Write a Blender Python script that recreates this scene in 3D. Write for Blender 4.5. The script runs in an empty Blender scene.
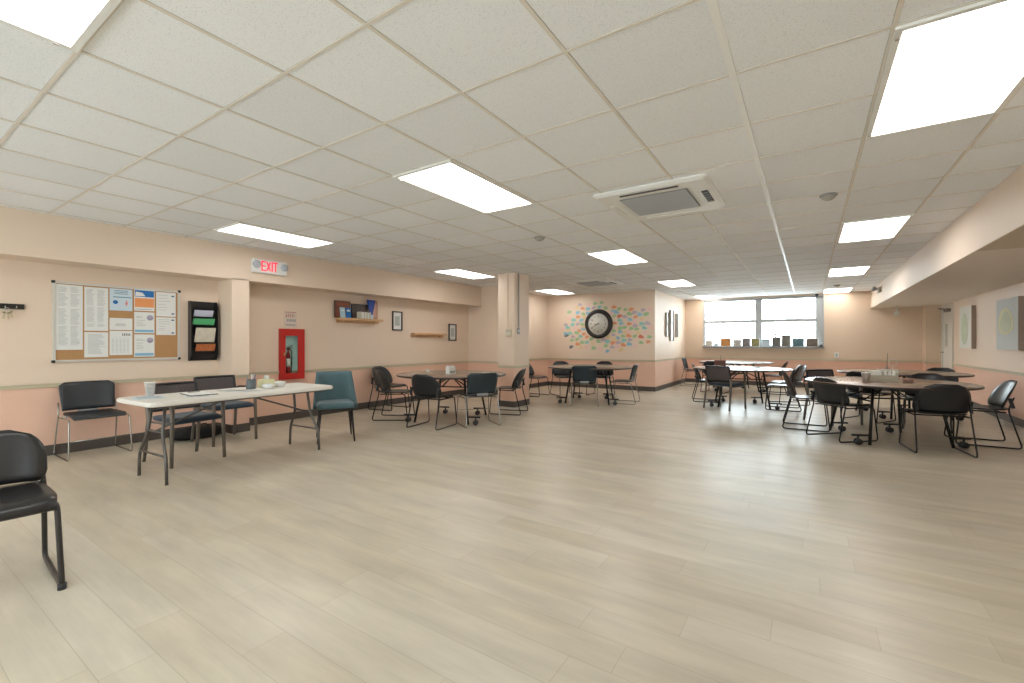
import bpy, math, random
from mathutils import Vector, Matrix
PI = math.pi
random.seed(7)
C = bpy.context.scene.collection
sc = bpy.context.scene

# ------------------------------------------------------------------ camera, world, exposure
CAM_H = 1.25; YAW = math.radians(33.45); FPX = 449.0
CEIL = 2.585
cd = bpy.data.cameras.new('camera'); cam = bpy.data.objects.new('camera', cd); C.objects.link(cam)
cd.sensor_width = 36.0; cd.lens = FPX/1024*36.0; cd.shift_y = 0.8/1024
cd.clip_start = .05; cd.clip_end = 200
cam.location = (0, 0, CAM_H); cam.rotation_euler = (PI/2, 0, YAW)
sc.camera = cam
w = bpy.data.worlds.new('overcast'); sc.world = w; w.use_nodes = True
bgn = w.node_tree.nodes['Background']
bgn.inputs[0].default_value = (0.90, 0.95, 1.0, 1); bgn.inputs[1].default_value = 6.0
_nt = w.node_tree; _tc = _nt.nodes.new('ShaderNodeTexCoord'); _sp = _nt.nodes.new('ShaderNodeSeparateXYZ'); _nt.links.new(_tc.outputs['Generated'], _sp.inputs[0])
_mr = _nt.nodes.new('ShaderNodeMapRange'); _mr.interpolation_type = 'SMOOTHSTEP'   # the overcast sky is brightest on the sun's side, beyond the far window
_mr.inputs[1].default_value = .2; _mr.inputs[2].default_value = 1.0; _mr.inputs[3].default_value = 5.3; _mr.inputs[4].default_value = 17.0
_nt.links.new(_sp.outputs[1], _mr.inputs[0]); _nt.links.new(_mr.outputs[0], bgn.inputs[1])
sc.view_settings.view_transform = 'Standard'; sc.view_settings.look = 'None'
sc.view_settings.gamma = 1.0; sc.view_settings.use_curve_mapping = False
sc.view_settings.exposure = 0.08
PANEL = 7.0        # emission of the troffer lenses

# ------------------------------------------------------------------ materials
def lin(c):
    return tuple(((v/255)/12.92 if v/255 <= .04045 else ((v/255+.055)/1.055)**2.4) for v in c)
MC = {}
def mat(name, rgb, rough=.5, metal=0., noise=0., nscale=8., bump=0., bscale=60., spec=None, coat=0., sheen=0.):
    if name in MC: return MC[name]
    m = bpy.data.materials.new(name); m.use_nodes = True
    nt = m.node_tree; b = nt.nodes['Principled BSDF']
    col = (*lin(rgb), 1)
    b.inputs['Base Color'].default_value = col
    b.inputs['Roughness'].default_value = rough; b.inputs['Metallic'].default_value = metal
    if spec is not None: b.inputs['Specular IOR Level'].default_value = spec
    if coat: b.inputs['Coat Weight'].default_value = coat
    if sheen: b.inputs['Sheen Weight'].default_value = sheen
    tc = nt.nodes.new('ShaderNodeTexCoord')
    n = nt.nodes.new('ShaderNodeTexNoise'); n.inputs['Scale'].default_value = nscale; n.inputs['Detail'].default_value = 4
    nt.links.new(tc.outputs['Object'], n.inputs['Vector'])
    mx = nt.nodes.new('ShaderNodeMix'); mx.data_type = 'RGBA'; mx.blend_type = 'MULTIPLY'; mx.inputs[0].default_value = 1
    mr = nt.nodes.new('ShaderNodeMapRange'); mr.inputs[3].default_value = 1-max(noise, .02); mr.inputs[4].default_value = 1+max(noise, .02)*.6
    nt.links.new(n.outputs[0], mr.inputs[0]); mx.inputs[6].default_value = col
    nt.links.new(mr.outputs[0], mx.inputs[7]); nt.links.new(mx.outputs[2], b.inputs['Base Color'])
    if bump:
        n2 = nt.nodes.new('ShaderNodeTexNoise'); n2.inputs['Scale'].default_value = bscale
        nt.links.new(tc.outputs['Object'], n2.inputs['Vector'])
        bp = nt.nodes.new('ShaderNodeBump'); bp.inputs['Strength'].default_value = bump; bp.inputs['Distance'].default_value = .002
        nt.links.new(n2.outputs[0], bp.inputs['Height']); nt.links.new(bp.outputs[0], b.inputs['Normal'])
    MC[name] = m
    return m
def emis(name, rgb, s):
    m = bpy.data.materials.new(name); m.use_nodes = True; b = m.node_tree.nodes['Principled BSDF']
    b.inputs['Base Color'].default_value = (*lin(rgb), 1)
    b.inputs['Emission Color'].default_value = (*lin(rgb), 1); b.inputs['Emission Strength'].default_value = s
    MC[name] = m; return m
def math_node(nt, op, a, b=None):
    n = nt.nodes.new('ShaderNodeMath'); n.operation = op
    for i, v in enumerate((a, b)):
        if v is None: continue
        if isinstance(v, (int, float)): n.inputs[i].default_value = v
        else: nt.links.new(v, n.inputs[i])
    return n.outputs[0]

def floor_mat():
    m = bpy.data.materials.new('vinyl_planks'); m.use_nodes = True; nt = m.node_tree; b = nt.nodes['Principled BSDF']
    tc = nt.nodes.new('ShaderNodeTexCoord')
    br = nt.nodes.new('ShaderNodeTexBrick'); br.offset = 0; br.inputs['Scale'].default_value = 1
    br.inputs['Brick Width'].default_value = 1.22; br.inputs['Row Height'].default_value = .18
    br.inputs['Mortar Size'].default_value = .0016; br.inputs['Mortar Smooth'].default_value = .3; br.inputs['Bias'].default_value = 0
    br.inputs['Color1'].default_value = (*lin((205, 196, 178)), 1); br.inputs['Color2'].default_value = (*lin((197, 186, 165)), 1)
    br.inputs['Mortar'].default_value = (*lin((180, 169, 147)), 1)
    sx_ = nt.nodes.new('ShaderNodeSeparateXYZ'); nt.links.new(tc.outputs['Object'], sx_.inputs[0])
    row = math_node(nt, 'FLOOR', math_node(nt, 'DIVIDE', sx_.outputs[1], .18)); wn_ = nt.nodes.new('ShaderNodeTexWhiteNoise'); wn_.noise_dimensions = '1D'; nt.links.new(row, wn_.inputs['W'])
    cx_ = nt.nodes.new('ShaderNodeCombineXYZ'); nt.links.new(math_node(nt, 'ADD', sx_.outputs[0], math_node(nt, 'MULTIPLY', wn_.outputs[0], 1.22)), cx_.inputs[0]); nt.links.new(sx_.outputs[1], cx_.inputs[1])
    nt.links.new(cx_.outputs[0], br.inputs['Vector'])
    def grain(sx, sy, sc_, lo, hi, det=5):
        mp = nt.nodes.new('ShaderNodeMapping'); mp.inputs['Scale'].default_value = (sx, sy, 1)
        nt.links.new(tc.outputs['Object'], mp.inputs[0])
        n = nt.nodes.new('ShaderNodeTexNoise'); n.inputs['Scale'].default_value = sc_; n.inputs['Detail'].default_value = det; n.inputs['Roughness'].default_value = .55
        nt.links.new(mp.outputs[0], n.inputs['Vector'])
        r = nt.nodes.new('ShaderNodeMapRange'); r.inputs[1].default_value = .3; r.inputs[2].default_value = .7
        r.inputs[3].default_value = lo; r.inputs[4].default_value = hi
        nt.links.new(n.outputs[0], r.inputs[0]); return r.outputs[0]
    g1 = grain(.9, 5, 2.0, .90, 1.05, 3); g2 = grain(.7, 22, 3.0, .965, 1.02, 3); g3 = grain(.6, 2.2, 2.2, .89, 1.07, 3)
    g = math_node(nt, 'MULTIPLY', math_node(nt, 'MULTIPLY', g1, g2), g3)
    mx = nt.nodes.new('ShaderNodeMix'); mx.data_type = 'RGBA'; mx.blend_type = 'MULTIPLY'; mx.inputs[0].default_value = 1
    nt.links.new(br.outputs[0], mx.inputs[6]); nt.links.new(g, mx.inputs[7]); nt.links.new(mx.outputs[2], b.inputs['Base Color'])
    rr = grain(.6, 6, 2.0, .29, .38, 2); nt.links.new(rr, b.inputs['Roughness'])
    bp = nt.nodes.new('ShaderNodeBump'); bp.inputs['Strength'].default_value = .2; bp.inputs['Distance'].default_value = .002
    nt.links.new(g3, bp.inputs['Height']); nt.links.new(bp.outputs[0], b.inputs['Normal'])
    b.inputs['Specular IOR Level'].default_value = .5
    return m
def ceiling_mat():
    m = bpy.data.materials.new('mineral_fibre_tile'); m.use_nodes = True; nt = m.node_tree; b = nt.nodes['Principled BSDF']
    tc = nt.nodes.new('ShaderNodeTexCoord')
    v = nt.nodes.new('ShaderNodeTexNoise'); v.inputs['Scale'].default_value = 150; v.inputs['Detail'].default_value = 2
    nt.links.new(tc.outputs['Object'], v.inputs['Vector'])
    r = nt.nodes.new('ShaderNodeMapRange'); r.inputs[1].default_value = .33; r.inputs[2].default_value = .42; r.inputs[3].default_value = .82; r.inputs[4].default_value = 1
    nt.links.new(v.outputs[0], r.inputs[0])
    # every tile has its own slight tone
    mp = nt.nodes.new('ShaderNodeMapping'); mp.inputs['Location'].default_value = (.315/.617, -2.47/.617, 0); mp.inputs['Scale'].default_value = (1/.617, 1/.617, 0)
    nt.links.new(tc.outputs['Object'], mp.inputs[0])
    fl = nt.nodes.new('ShaderNodeVectorMath'); fl.operation = 'FLOOR'; nt.links.new(mp.outputs[0], fl.inputs[0])
    wn = nt.nodes.new('ShaderNodeTexWhiteNoise'); wn.noise_dimensions = '3D'; nt.links.new(fl.outputs[0], wn.inputs[0])
    r2 = nt.nodes.new('ShaderNodeMapRange'); r2.inputs[3].default_value = .93; r2.inputs[4].default_value = 1.02; nt.links.new(wn.outputs[0], r2.inputs[0])
    g = math_node(nt, 'MULTIPLY', r.outputs[0], r2.outputs[0])
    mx = nt.nodes.new('ShaderNodeMix'); mx.data_type = 'RGBA'; mx.blend_type = 'MULTIPLY'; mx.inputs[0].default_value = 1
    mx.inputs[6].default_value = (*lin((244, 246, 248)), 1); nt.links.new(g, mx.inputs[7]); nt.links.new(mx.outputs[2], b.inputs['Base Color'])
    b.inputs['Roughness'].default_value = .9
    bp = nt.nodes.new('ShaderNodeBump'); bp.inputs['Strength'].default_value = .4; bp.inputs['Distance'].default_value = .003
    nt.links.new(r.outputs[0], bp.inputs['Height']); nt.links.new(bp.outputs[0], b.inputs['Normal'])
    return m
def glass_mat(name='window_glass', tint=(245, 250, 250)):
    m = bpy.data.materials.new(name); m.use_nodes = True; nt = m.node_tree
    for n in list(nt.nodes): nt.nodes.remove(n)
    o = nt.nodes.new('ShaderNodeOutputMaterial'); t = nt.nodes.new('ShaderNodeBsdfTransparent'); g = nt.nodes.new('ShaderNodeBsdfGlossy')
    t.inputs[0].default_value = (*lin(tint), 1); g.inputs['Roughness'].default_value = .02
    f = nt.nodes.new('ShaderNodeLayerWeight'); mx = nt.nodes.new('ShaderNodeMixShader')
    p_ = math_node(nt, 'POWER', f.outputs['Facing'], 5.0); p_ = math_node(nt, 'MULTIPLY_ADD', p_, .8); nt.nodes[-1].inputs[2].default_value = .03
    nt.links.new(p_, mx.inputs[0]); nt.links.new(t.outputs[0], mx.inputs[1]); nt.links.new(g.outputs[0], mx.inputs[2]); nt.links.new(mx.outputs[0], o.inputs[0])
    return m
def lens_mat():
    m = bpy.data.materials.new('prismatic_lens'); m.use_nodes = True; nt = m.node_tree; b = nt.nodes['Principled BSDF']
    b.inputs['Base Color'].default_value = (.85, .85, .83, 1); b.inputs['Roughness'].default_value = .4
    tc = nt.nodes.new('ShaderNodeTexCoord'); sp = nt.nodes.new('ShaderNodeSeparateXYZ'); nt.links.new(tc.outputs['Object'], sp.inputs[0])
    # two fluorescent tubes glow through the lens as soft bands
    a = math_node(nt, 'COSINE', math_node(nt, 'MULTIPLY', sp.outputs[0], 2*PI/.29)); 
    s = math_node(nt, 'MULTIPLY_ADD', a, -.16); nt.nodes[-1].inputs[2].default_value = 1.0
    e = math_node(nt, 'MULTIPLY', s, PANEL); nt.links.new(e, b.inputs['Emission Strength'])
    b.inputs['Emission Color'].default_value = (1, .985, .955, 1)
    return m
def mesh_fabric(name, rgb):
    m = bpy.data.materials.new(name); m.use_nodes = True; nt = m.node_tree; b = nt.nodes['Principled BSDF']
    b.inputs['Base Color'].default_value = (*lin(rgb), 1); b.inputs['Roughness'].default_value = .7
    tc = nt.nodes.new('ShaderNodeTexCoord'); vo = nt.nodes.new('ShaderNodeTexVoronoi'); vo.inputs['Scale'].default_value = 160
    nt.links.new(tc.outputs['Object'], vo.inputs['Vector'])
    r = nt.nodes.new('ShaderNodeMapRange'); r.inputs[1].default_value = .25; r.inputs[2].default_value = .4; r.inputs[3].default_value = .62; r.inputs[4].default_value = 1
    nt.links.new(vo.outputs[0], r.inputs[0]); nt.links.new(r.outputs[0], b.inputs['Alpha'])
    MC[name] = m; return m
def wood_mat(name, c1, c2, rough=.35, axis=(1, 14, 14)):
    m = bpy.data.materials.new(name); m.use_nodes = True; nt = m.node_tree; b = nt.nodes['Principled BSDF']
    tc = nt.nodes.new('ShaderNodeTexCoord'); mp = nt.nodes.new('ShaderNodeMapping'); mp.inputs['Scale'].default_value = axis
    nt.links.new(tc.outputs['Object'], mp.inputs[0]); n = nt.nodes.new('ShaderNodeTexNoise'); n.inputs['Scale'].default_value = 3; n.inputs['Detail'].default_value = 5
    nt.links.new(mp.outputs[0], n.inputs['Vector']); mx = nt.nodes.new('ShaderNodeMix'); mx.data_type = 'RGBA'
    mx.inputs[6].default_value = (*lin(c1), 1); mx.inputs[7].default_value = (*lin(c2), 1)
    nt.links.new(n.outputs[0], mx.inputs[0]); nt.links.new(mx.outputs[2], b.inputs['Base Color']); b.inputs['Roughness'].default_value = rough
    MC[name] = m; return m

M_floor = floor_mat(); M_ceil = ceiling_mat(); M_glass = glass_mat(); M_lens = lens_mat()
M_wall = mat('beige_wall_paint', (233, 212, 191), .55, noise=.02, nscale=2, bump=.15, bscale=120)
M_low = mat('peach_wall_paint', (236, 195, 172), .5, noise=.025, nscale=2, bump=.15, bscale=120)
M_soff = mat('underside_paint', (236, 226, 214), .6, noise=.02)
M_base = mat('dark_vinyl_base', (84, 77, 72), .45)
M_rail = mat('cream_rail', (205, 194, 166), .45)
M_tbar = mat('ceiling_bar', (226, 219, 208), .5); M_tbarw = mat('ceiling_bar_white', (242, 241, 238), .35)
M_gap = mat('shadow_gap', (176, 170, 162), .9)
M_white = mat('white_plastic', (236, 236, 232), .4); M_grey = mat('grey_plastic', (150, 150, 150), .5)
M_dgrey = mat('dark_plastic', (52, 52, 54), .5); M_black = mat('black_plastic', (27, 28, 31), .33, noise=.1)
M_shell = mat('black_shell', (30, 32, 36), .34, noise=.08, bump=.08, bscale=300)
M_navy = mat('slate_shell', (28, 44, 53), .36, noise=.08)
M_vinyl = mat('black_vinyl', (36, 34, 35), .3, noise=.12, nscale=5, bump=.2, bscale=90)
M_rod = mat('black_rod', (30, 29, 29), .35, metal=.3)
M_chrome = mat('chrome', (168, 165, 160), .25, metal=1)
M_leggrey = mat('warm_grey_metal', (120, 112, 104), .4, metal=.4)
M_seatnavy = mat('navy_upholstery', (28, 46, 62), .85, noise=.15, nscale=40, bump=.4, bscale=400, sheen=.3)
M_mesh = mesh_fabric('grey_mesh_fabric', (84, 76, 76))
M_teal = mat('teal_upholstery', (74, 100, 106), .9, noise=.16, nscale=30, bump=.5, bscale=300, sheen=.25)
M_dwood = mat('dark_wood_leg', (38, 30, 28), .4, noise=.2)
M_tableplas = mat('speckled_white_plastic', (228, 224, 216), .42, noise=.04, nscale=120)
M_tleg = mat('grey_steel_tube', (98, 94, 90), .4, metal=.5)
M_lam = wood_mat('brown_laminate', (158, 134, 118), (138, 116, 102), .22, (3, 8, 3))
M_lamw = wood_mat('glare_pale_laminate', (208, 203, 198), (192, 187, 182), .2, (3, 8, 3))  # window glare on the far tabletops is put into this paler colour
M_edge = mat('dark_edge_band', (52, 42, 38), .4)
def clear_mat():
    m = bpy.data.materials.new('clear_plastic'); m.use_nodes = True; nt = m.node_tree
    for n in list(nt.nodes): nt.nodes.remove(n)
    o = nt.nodes.new('ShaderNodeOutputMaterial'); t = nt.nodes.new('ShaderNodeBsdfTransparent'); d = nt.nodes.new('ShaderNodeBsdfPrincipled'); mx = nt.nodes.new('ShaderNodeMixShader')
    d.inputs['Base Color'].default_value = (.85, .84, .8, 1); d.inputs['Roughness'].default_value = .15; mx.inputs[0].default_value = .28
    nt.links.new(t.outputs[0], mx.inputs[1]); nt.links.new(d.outputs[0], mx.inputs[2]); nt.links.new(mx.outputs[0], o.inputs[0]); return m
M_clear = clear_mat()
M_alu = mat('aluminium', (216, 214, 208), .4, metal=.3)
M_cork = mat('cork', (186, 142, 96), .9, noise=.2, nscale=60, bump=.3, bscale=200)
M_paper = mat('white_paper', (232, 232, 228), .8); M_ink = mat('grey_print', (176, 178, 178), .8); M_inkd = mat('dark_print', (90, 92, 98), .8)
M_pblue = mat('blue_print', (40, 116, 186), .7); M_pcyan = mat('cyan_print', (130, 186, 214), .7); M_porange = mat('orange_print', (236, 158, 100), .7)
M_pale = mat('pale_blue_print', (206, 222, 232), .7); M_pred = mat('pink_print', (238, 160, 160), .7)
M_red = mat('red_enamel', (192, 40, 34), .4, noise=.05); M_extred = mat('extinguisher_red', (150, 24, 24), .3)
M_green = mat('green_paper', (90, 180, 120), .7); M_porg2 = mat('orange_paper', (214, 120, 60), .7)
M_mintin = mat('cabinet_inside', (206, 232, 222), .6)
M_oak = wood_mat('oak_shelf', (222, 180, 138), (206, 160, 116), .5, (2, 20, 2))
M_frameblk = mat('black_frame', (38, 34, 32), .35)
M_winframe = mat('window_frame_paint', (176, 178, 178), .45); M_sill = mat('sill_grey', (150, 150, 150), .5)
M_door = mat('white_door', (226, 222, 212), .4)
M_skyblue = mat('canvas_blue', (206, 209, 205), .8, noise=.08, nscale=3); M_canv = mat('canvas_white', (224, 222, 212), .8)
M_leafg = mat('pale_green_paint', (205, 210, 186), .8, noise=.2, nscale=6); M_yellow = mat('pale_yellow_paint', (222, 218, 182), .8, noise=.15, nscale=6)
M_brownside = mat('canvas_side', (168, 150, 136), .8)
M_tile = mat('mirror_strip', (128, 134, 136), .25, metal=.7, noise=.2, nscale=30)

# ------------------------------------------------------------------ mesh builder
class MB:
    def __init__(s): s.v = []; s.f = []; s.m = []; s.cur = 0; s.smooth = []
    def add(s, vs, fs, smooth=False):
        o = len(s.v); s.v += [tuple(x) for x in vs]
        for f in fs: s.f.append(tuple(i+o for i in f)); s.m.append(s.cur); s.smooth.append(smooth)
        return s
    def slot(s, i): s.cur = i; return s
    def box(s, c, d, rz=0, ry=0, rx=0, bev=0):
        cx, cy, cz = c; dx, dy, dz = [k/2 for k in d]
        R = Matrix.Rotation(rz, 3, 'Z') @ Matrix.Rotation(ry, 3, 'Y') @ Matrix.Rotation(rx, 3, 'X')
        if bev <= 0:
            vs = [Vector((x*dx, y*dy, z*dz)) for z in (-1, 1) for y in (-1, 1) for x in (-1, 1)]
            fs = [(0, 2, 3, 1), (4, 5, 7, 6), (0, 1, 5, 4), (2, 6, 7, 3), (0, 4, 6, 2), (1, 3, 7, 5)]
            return s.add([R @ v + Vector(c) for v in vs], fs)
        # rounded box: bevelled rings
        b = min(bev, dx, dy, dz)*.999; rings = []
        for (inset, z) in ((b, -dz), (b*.3, -dz+b*.3), (0, -dz+b), (0, dz-b), (b*.3, dz-b*.3), (b, dz)):
            ring = []
            for (sx, sy, a0) in ((1, 1, 0), (-1, 1, PI/2), (-1, -1, PI), (1, -1, 1.5*PI)):
                for k in range(4):
                    a = a0+k*PI/6; r = max(b-inset, 0)
                    ring.append(R @ Vector((sx*(dx-b)+r*math.cos(a), sy*(dy-b)+r*math.sin(a), z)) + Vector(c))
            rings.append(ring)
        n = 16; vs = [p for r in rings for p in r]; fs = []
        for i in range(5):
            for k in range(n): fs.append((i*n+k, i*n+(k+1) % n, (i+1)*n+(k+1) % n, (i+1)*n+k))
        fs.append(tuple(reversed(range(n)))); fs.append(tuple(range(5*n, 6*n)))
        return s.add(vs, fs, False)
    def bx(s, x0, x1, y0, y1, z0, z1): return s.box(((x0+x1)/2, (y0+y1)/2, (z0+z1)/2), (abs(x1-x0), abs(y1-y0), abs(z1-z0)))
    def tube(s, pts, r, n=8, closed=False, cap=True, r2=None):
        pts = [Vector(p) for p in pts]; N = len(pts); rings = []; up = None
        for i, p in enumerate(pts):
            if closed: t = (pts[(i+1) % N]-pts[i-1])
            elif i == 0: t = pts[1]-p
            elif i == N-1: t = p-pts[i-1]
            else: t = (pts[i+1]-p).normalized()+(p-pts[i-1]).normalized()
            t = t.normalized() if t.length > 1e-9 else Vector((0, 0, 1))
            if up is None:
                up = Vector((0, 0, 1)) if abs(t.z) < .9 else Vector((1, 0, 0))
            u = (up - t*up.dot(t))
            if u.length < 1e-4: u = t.orthogonal()
            u.normalize(); up = u; v = t.cross(u)
            rr = r if r2 is None else r+(r2-r)*i/(N-1)
            rings.append([p+(u*math.cos(2*PI*k/n)+v*math.sin(2*PI*k/n))*rr for k in range(n)])
        vs = [q for rg in rings for q in rg]; fs = []
        for i in range(N if closed else N-1):
            j = (i+1) % N
            for k in range(n): fs.append((i*n+k, i*n+(k+1) % n, j*n+(k+1) % n, j*n+k))
        if cap and not closed: fs += [tuple(reversed(range(n))), tuple(range((N-1)*n, N*n))]
        return s.add(vs, fs, True)
    def lathe(s, prof, c=(0, 0, 0), n=24, rot=None):
        vs = []; fs = []; c = Vector(c)
        for (r, z) in prof:
            for k in range(n):
                p = Vector((r*math.cos(2*PI*k/n), r*math.sin(2*PI*k/n), z))
                vs.append((rot @ p if rot else p)+c)
        for i in range(len(prof)-1):
            for k in range(n): fs.append((i*n+k, i*n+(k+1) % n, (i+1)*n+(k+1) % n, (i+1)*n+k))
        fs += [tuple(reversed(range(n))), tuple(range((len(prof)-1)*n, len(prof)*n))]
        return s.add(vs, fs, True)
    def prism(s, poly, P, thick):
        # poly = 2D points, P(a,b,h) -> 3D
        n = len(poly); vs = [P(a, b, 0) for a, b in poly]+[P(a, b, thick) for a, b in poly]
        fs = [tuple(range(n)), tuple(reversed(range(n, 2*n)))]+[(k, n+k, n+(k+1) % n, (k+1) % n) for k in range(n)]
        return s.add(vs, fs)
    def sheet(s, P, thick, ns=12, nt=8):
        g = [[Vector(P(-1+2*i/ns, j/nt)) for i in range(ns+1)] for j in range(nt+1)]
        A = []; B = []
        for j in range(nt+1):
            for i in range(ns+1):
                du = g[j][min(i+1, ns)]-g[j][max(i-1, 0)]; dv = g[min(j+1, nt)][i]-g[max(j-1, 0)][i]
                nr = du.cross(dv); nr = nr.normalized() if nr.length > 1e-10 else Vector((0, 0, 1))
                e = .35 if (i in (0, ns) or j in (0, nt)) else 1
                A.append(g[j][i]+nr*thick/2*e); B.append(g[j][i]-nr*thick/2*e)
        W_ = ns+1; n0 = len(A); fs = []
        for j in range(nt):
            for i in range(ns):
                a = j*W_+i; fs.append((a, a+1, a+W_+1, a+W_)); fs.append((n0+a, n0+a+W_, n0+a+W_+1, n0+a+1))
        bd = [i for i in range(ns)]+[j*W_+ns for j in range(nt)]+[nt*W_+i for i in range(ns, 0, -1)]+[j*W_ for j in range(nt, 0, -1)]
        for k in range(len(bd)):
            a, b = bd[k], bd[(k+1) % len(bd)]; fs.append((a, n0+a, n0+b, b))
        return s.add(A+B, fs, True)
    def build(s, name, mats, parent=None, loc=None, rz=0, sub=0):
        me = bpy.data.meshes.new(name); me.from_pydata([tuple(v) for v in s.v], [], s.f)
        if not isinstance(mats, (list, tuple)): mats = [mats]
        for m in mats: me.materials.append(m)
        for p, mi, sm in zip(me.polygons, s.m, s.smooth): p.material_index = min(mi, len(mats)-1); p.use_smooth = sm
        me.update()
        o = bpy.data.objects.new(name, me); C.objects.link(o)
        if parent: o.parent = parent
        if loc is not None: o.location = loc
        if rz: o.rotation_euler = (0, 0, rz)
        return o
def fillet(pts, r=.04, n=4):
    pts = [Vector(p) for p in pts]; out = [pts[0]]
    for i in range(1, len(pts)-1):
        a, b, c = pts[i-1], pts[i], pts[i+1]; d1 = (a-b); d2 = (c-b); rr = min(r, d1.length*.48, d2.length*.48)
        p1 = b+d1.normalized()*rr; p2 = b+d2.normalized()*rr
        for k in range(n+1):
            t = k/n; out.append(p1*(1-t)**2+b*2*t*(1-t)+p2*t*t)
    out.append(pts[-1]); return out
def empty(name, loc=(0, 0, 0), rz=0):
    o = bpy.data.objects.new(name, None); o.empty_display_size = .1; C.objects.link(o); o.location = loc; o.rotation_euler = (0, 0, rz); return o
def tag(o, label, cat, group=None, kind=None):
    o['label'] = label; o['category'] = cat
    if group: o['group'] = group
    if kind: o['kind'] = kind
    return o
def struct(o): o['kind'] = 'structure'; return o
def copy_tree(o, parent=None):
    c = o.copy(); C.objects.link(c)
    if parent: c.parent = parent
    for ch in list(o.children): copy_tree(ch, c)
    return c
used = set()
def place(proto, x, y, deg, label, cat, group=None, z=0):
    o = proto if proto.name not in used else copy_tree(proto)
    used.add(proto.name)
    o.location = (x, y, z); o.rotation_euler = (0, 0, math.radians(deg))
    return tag(o, label, cat, group)

# ------------------------------------------------------------------ room shell
XL, XP, XR = -7.0, -6.6, 2.63
YN, YB, YC, YW = -3.2, 8.65, 11.5, 14.85
RZ = .775
def wallseg(mb, x0, y0, x1, y1, nx, ny, z0=0, z1=CEIL, t=.12):
    # slab behind the face (x0,y0)-(x1,y1) whose normal into the room is (nx,ny); peach below the rail
    for (a, b, sl) in ((z0, min(RZ, z1), 1), (max(RZ, z0), z1, 0)):
        if b <= a: continue
        mb.slot(sl); mb.bx(min(x0, x1, x0-nx*t, x1-nx*t), max(x0, x1, x0-nx*t, x1-nx*t), min(y0, y1, y0-ny*t, y1-ny*t), max(y0, y1, y0-ny*t, y1-ny*t), a, b)
    return mb
WM = [M_wall, M_low]
struct(MB().bx(-7.4, 3.0, YN-.2, 15.2, -.1, 0).build('floor', M_floor))
# ceiling with its exposed grid
mb = MB(); mb.bx(-7.2, 2.8, YN-.1, 15.0, CEIL, CEIL+.08)
mb.slot(2)
TX0, TY0, TT = -.315, 2.47, .617
k = -11
xs = [TX0+TT*i for i in range(-10, 3)]; ys = [TY0+TT*i for i in range(-9, 21)]
for x in xs:
    wh = abs(x-TX0) < .01
    mb.slot(3); mb.bx(x-.0105, x+.0105, YN, YW, CEIL-.0015, CEIL+.001)
    mb.slot(2 if wh else 1); mb.bx(x-(.016 if wh else .0092), x+(.016 if wh else .0092), YN, YW, CEIL-.0045, CEIL-.001)
for y in ys:
    mb.slot(3); mb.bx(XP, 1.34, y-.0098, y+.0098, CEIL-.0013, CEIL+.001)
    mb.slot(1); mb.bx(XP, 1.34, y-.0085, y+.0085, CEIL-.0038, CEIL-.001)
struct(mb.build('ceiling', [M_ceil, M_tbar, M_tbarw, M_gap]))
# walls
mb = MB(); wallseg(mb, XL, YN, XL, 3.02, 1, 0, z1=2.13); wallseg(mb, XL, 3.02, XL, 3.25, 1, 0); wallseg(mb, XL, 3.25, XL, YB, 1, 0, z1=2.13)
mb.slot(0); mb.bx(XL, XP, 3.02, 3.25, RZ, 2.13); mb.slot(1); mb.bx(XL, XP, 3.02, 3.25, 0, RZ)
mb.slot(0); mb.bx(XL-.12, XP, YN, YB, 2.12, CEIL)
struct(mb.build('wall_left', WM))
mb = MB(); mb.slot(0); mb.bx(XL, -5.6, YB, YB+.15, RZ, CEIL); mb.slot(1); mb.bx(XL, -5.6, YB, YB+.15, 0, RZ)
struct(mb.build('wall_partition', WM))
mb = MB(); wallseg(mb, -6.34, YB+.15, -6.34, YC, 1, 0); struct(mb.build('wall_alcove_left', WM))
mb = MB(); wallseg(mb, -6.46, YC, -3.25, YC, 0, -1, t=.1); struct(mb.build('wall_alcove_back', WM))
mb = MB(); wallseg(mb, -3.25, YC+.1, -3.25, YW+.12, 1, 0); struct(mb.build('wall_side_return', WM))
# back wall with the window opening
WX0, WX1, WZ0, WZ1 = -2.70, .33, 1.12, 2.52
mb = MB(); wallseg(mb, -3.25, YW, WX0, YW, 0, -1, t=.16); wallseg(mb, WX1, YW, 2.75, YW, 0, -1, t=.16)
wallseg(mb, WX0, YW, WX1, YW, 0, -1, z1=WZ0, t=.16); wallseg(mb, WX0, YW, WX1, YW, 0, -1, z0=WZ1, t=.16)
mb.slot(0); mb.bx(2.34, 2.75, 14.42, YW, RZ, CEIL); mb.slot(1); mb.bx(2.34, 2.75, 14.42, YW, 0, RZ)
struct(mb.build('wall_back', [mat('backlit_wall_paint', (222, 197, 172), .55, noise=.02, nscale=2), mat('backlit_peach_wall_paint', (228, 180, 156), .5, noise=.02, nscale=2)]))  # backlit dimness around the window is put into these darker wall colours
DY0, DY1, DZ = 13.50, 14.36, 2.06
mb = MB(); wallseg(mb, XR, YN, XR, DY0-.06, -1, 0); wallseg(mb, XR, DY1+.06, XR, YW, -1, 0); wallseg(mb, XR, DY0-.06, XR, DY1+.06, -1, 0, z0=DZ+.05)
struct(mb.build('wall_right', WM))
mb = MB(); RW = [(-6.6, -3.7), (-3.4, -.5), (-.2, 2.4)]   # wall behind the viewpoint; its unseen windows are added to brighten the ceiling
wallseg(mb, XL-.12, YN, XR+.12, YN, 0, 1, z1=.35); wallseg(mb, XL-.12, YN, XR+.12, YN, 0, 1, z0=2.35)
for a_, b_ in ((XL-.12, -6.6), (-3.7, -3.4), (-.5, -.2), (2.4, XR+.12)): wallseg(mb, a_, YN, b_, YN, 0, 1, z0=.35, z1=2.35)
struct(mb.build('wall_front', WM))
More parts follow.
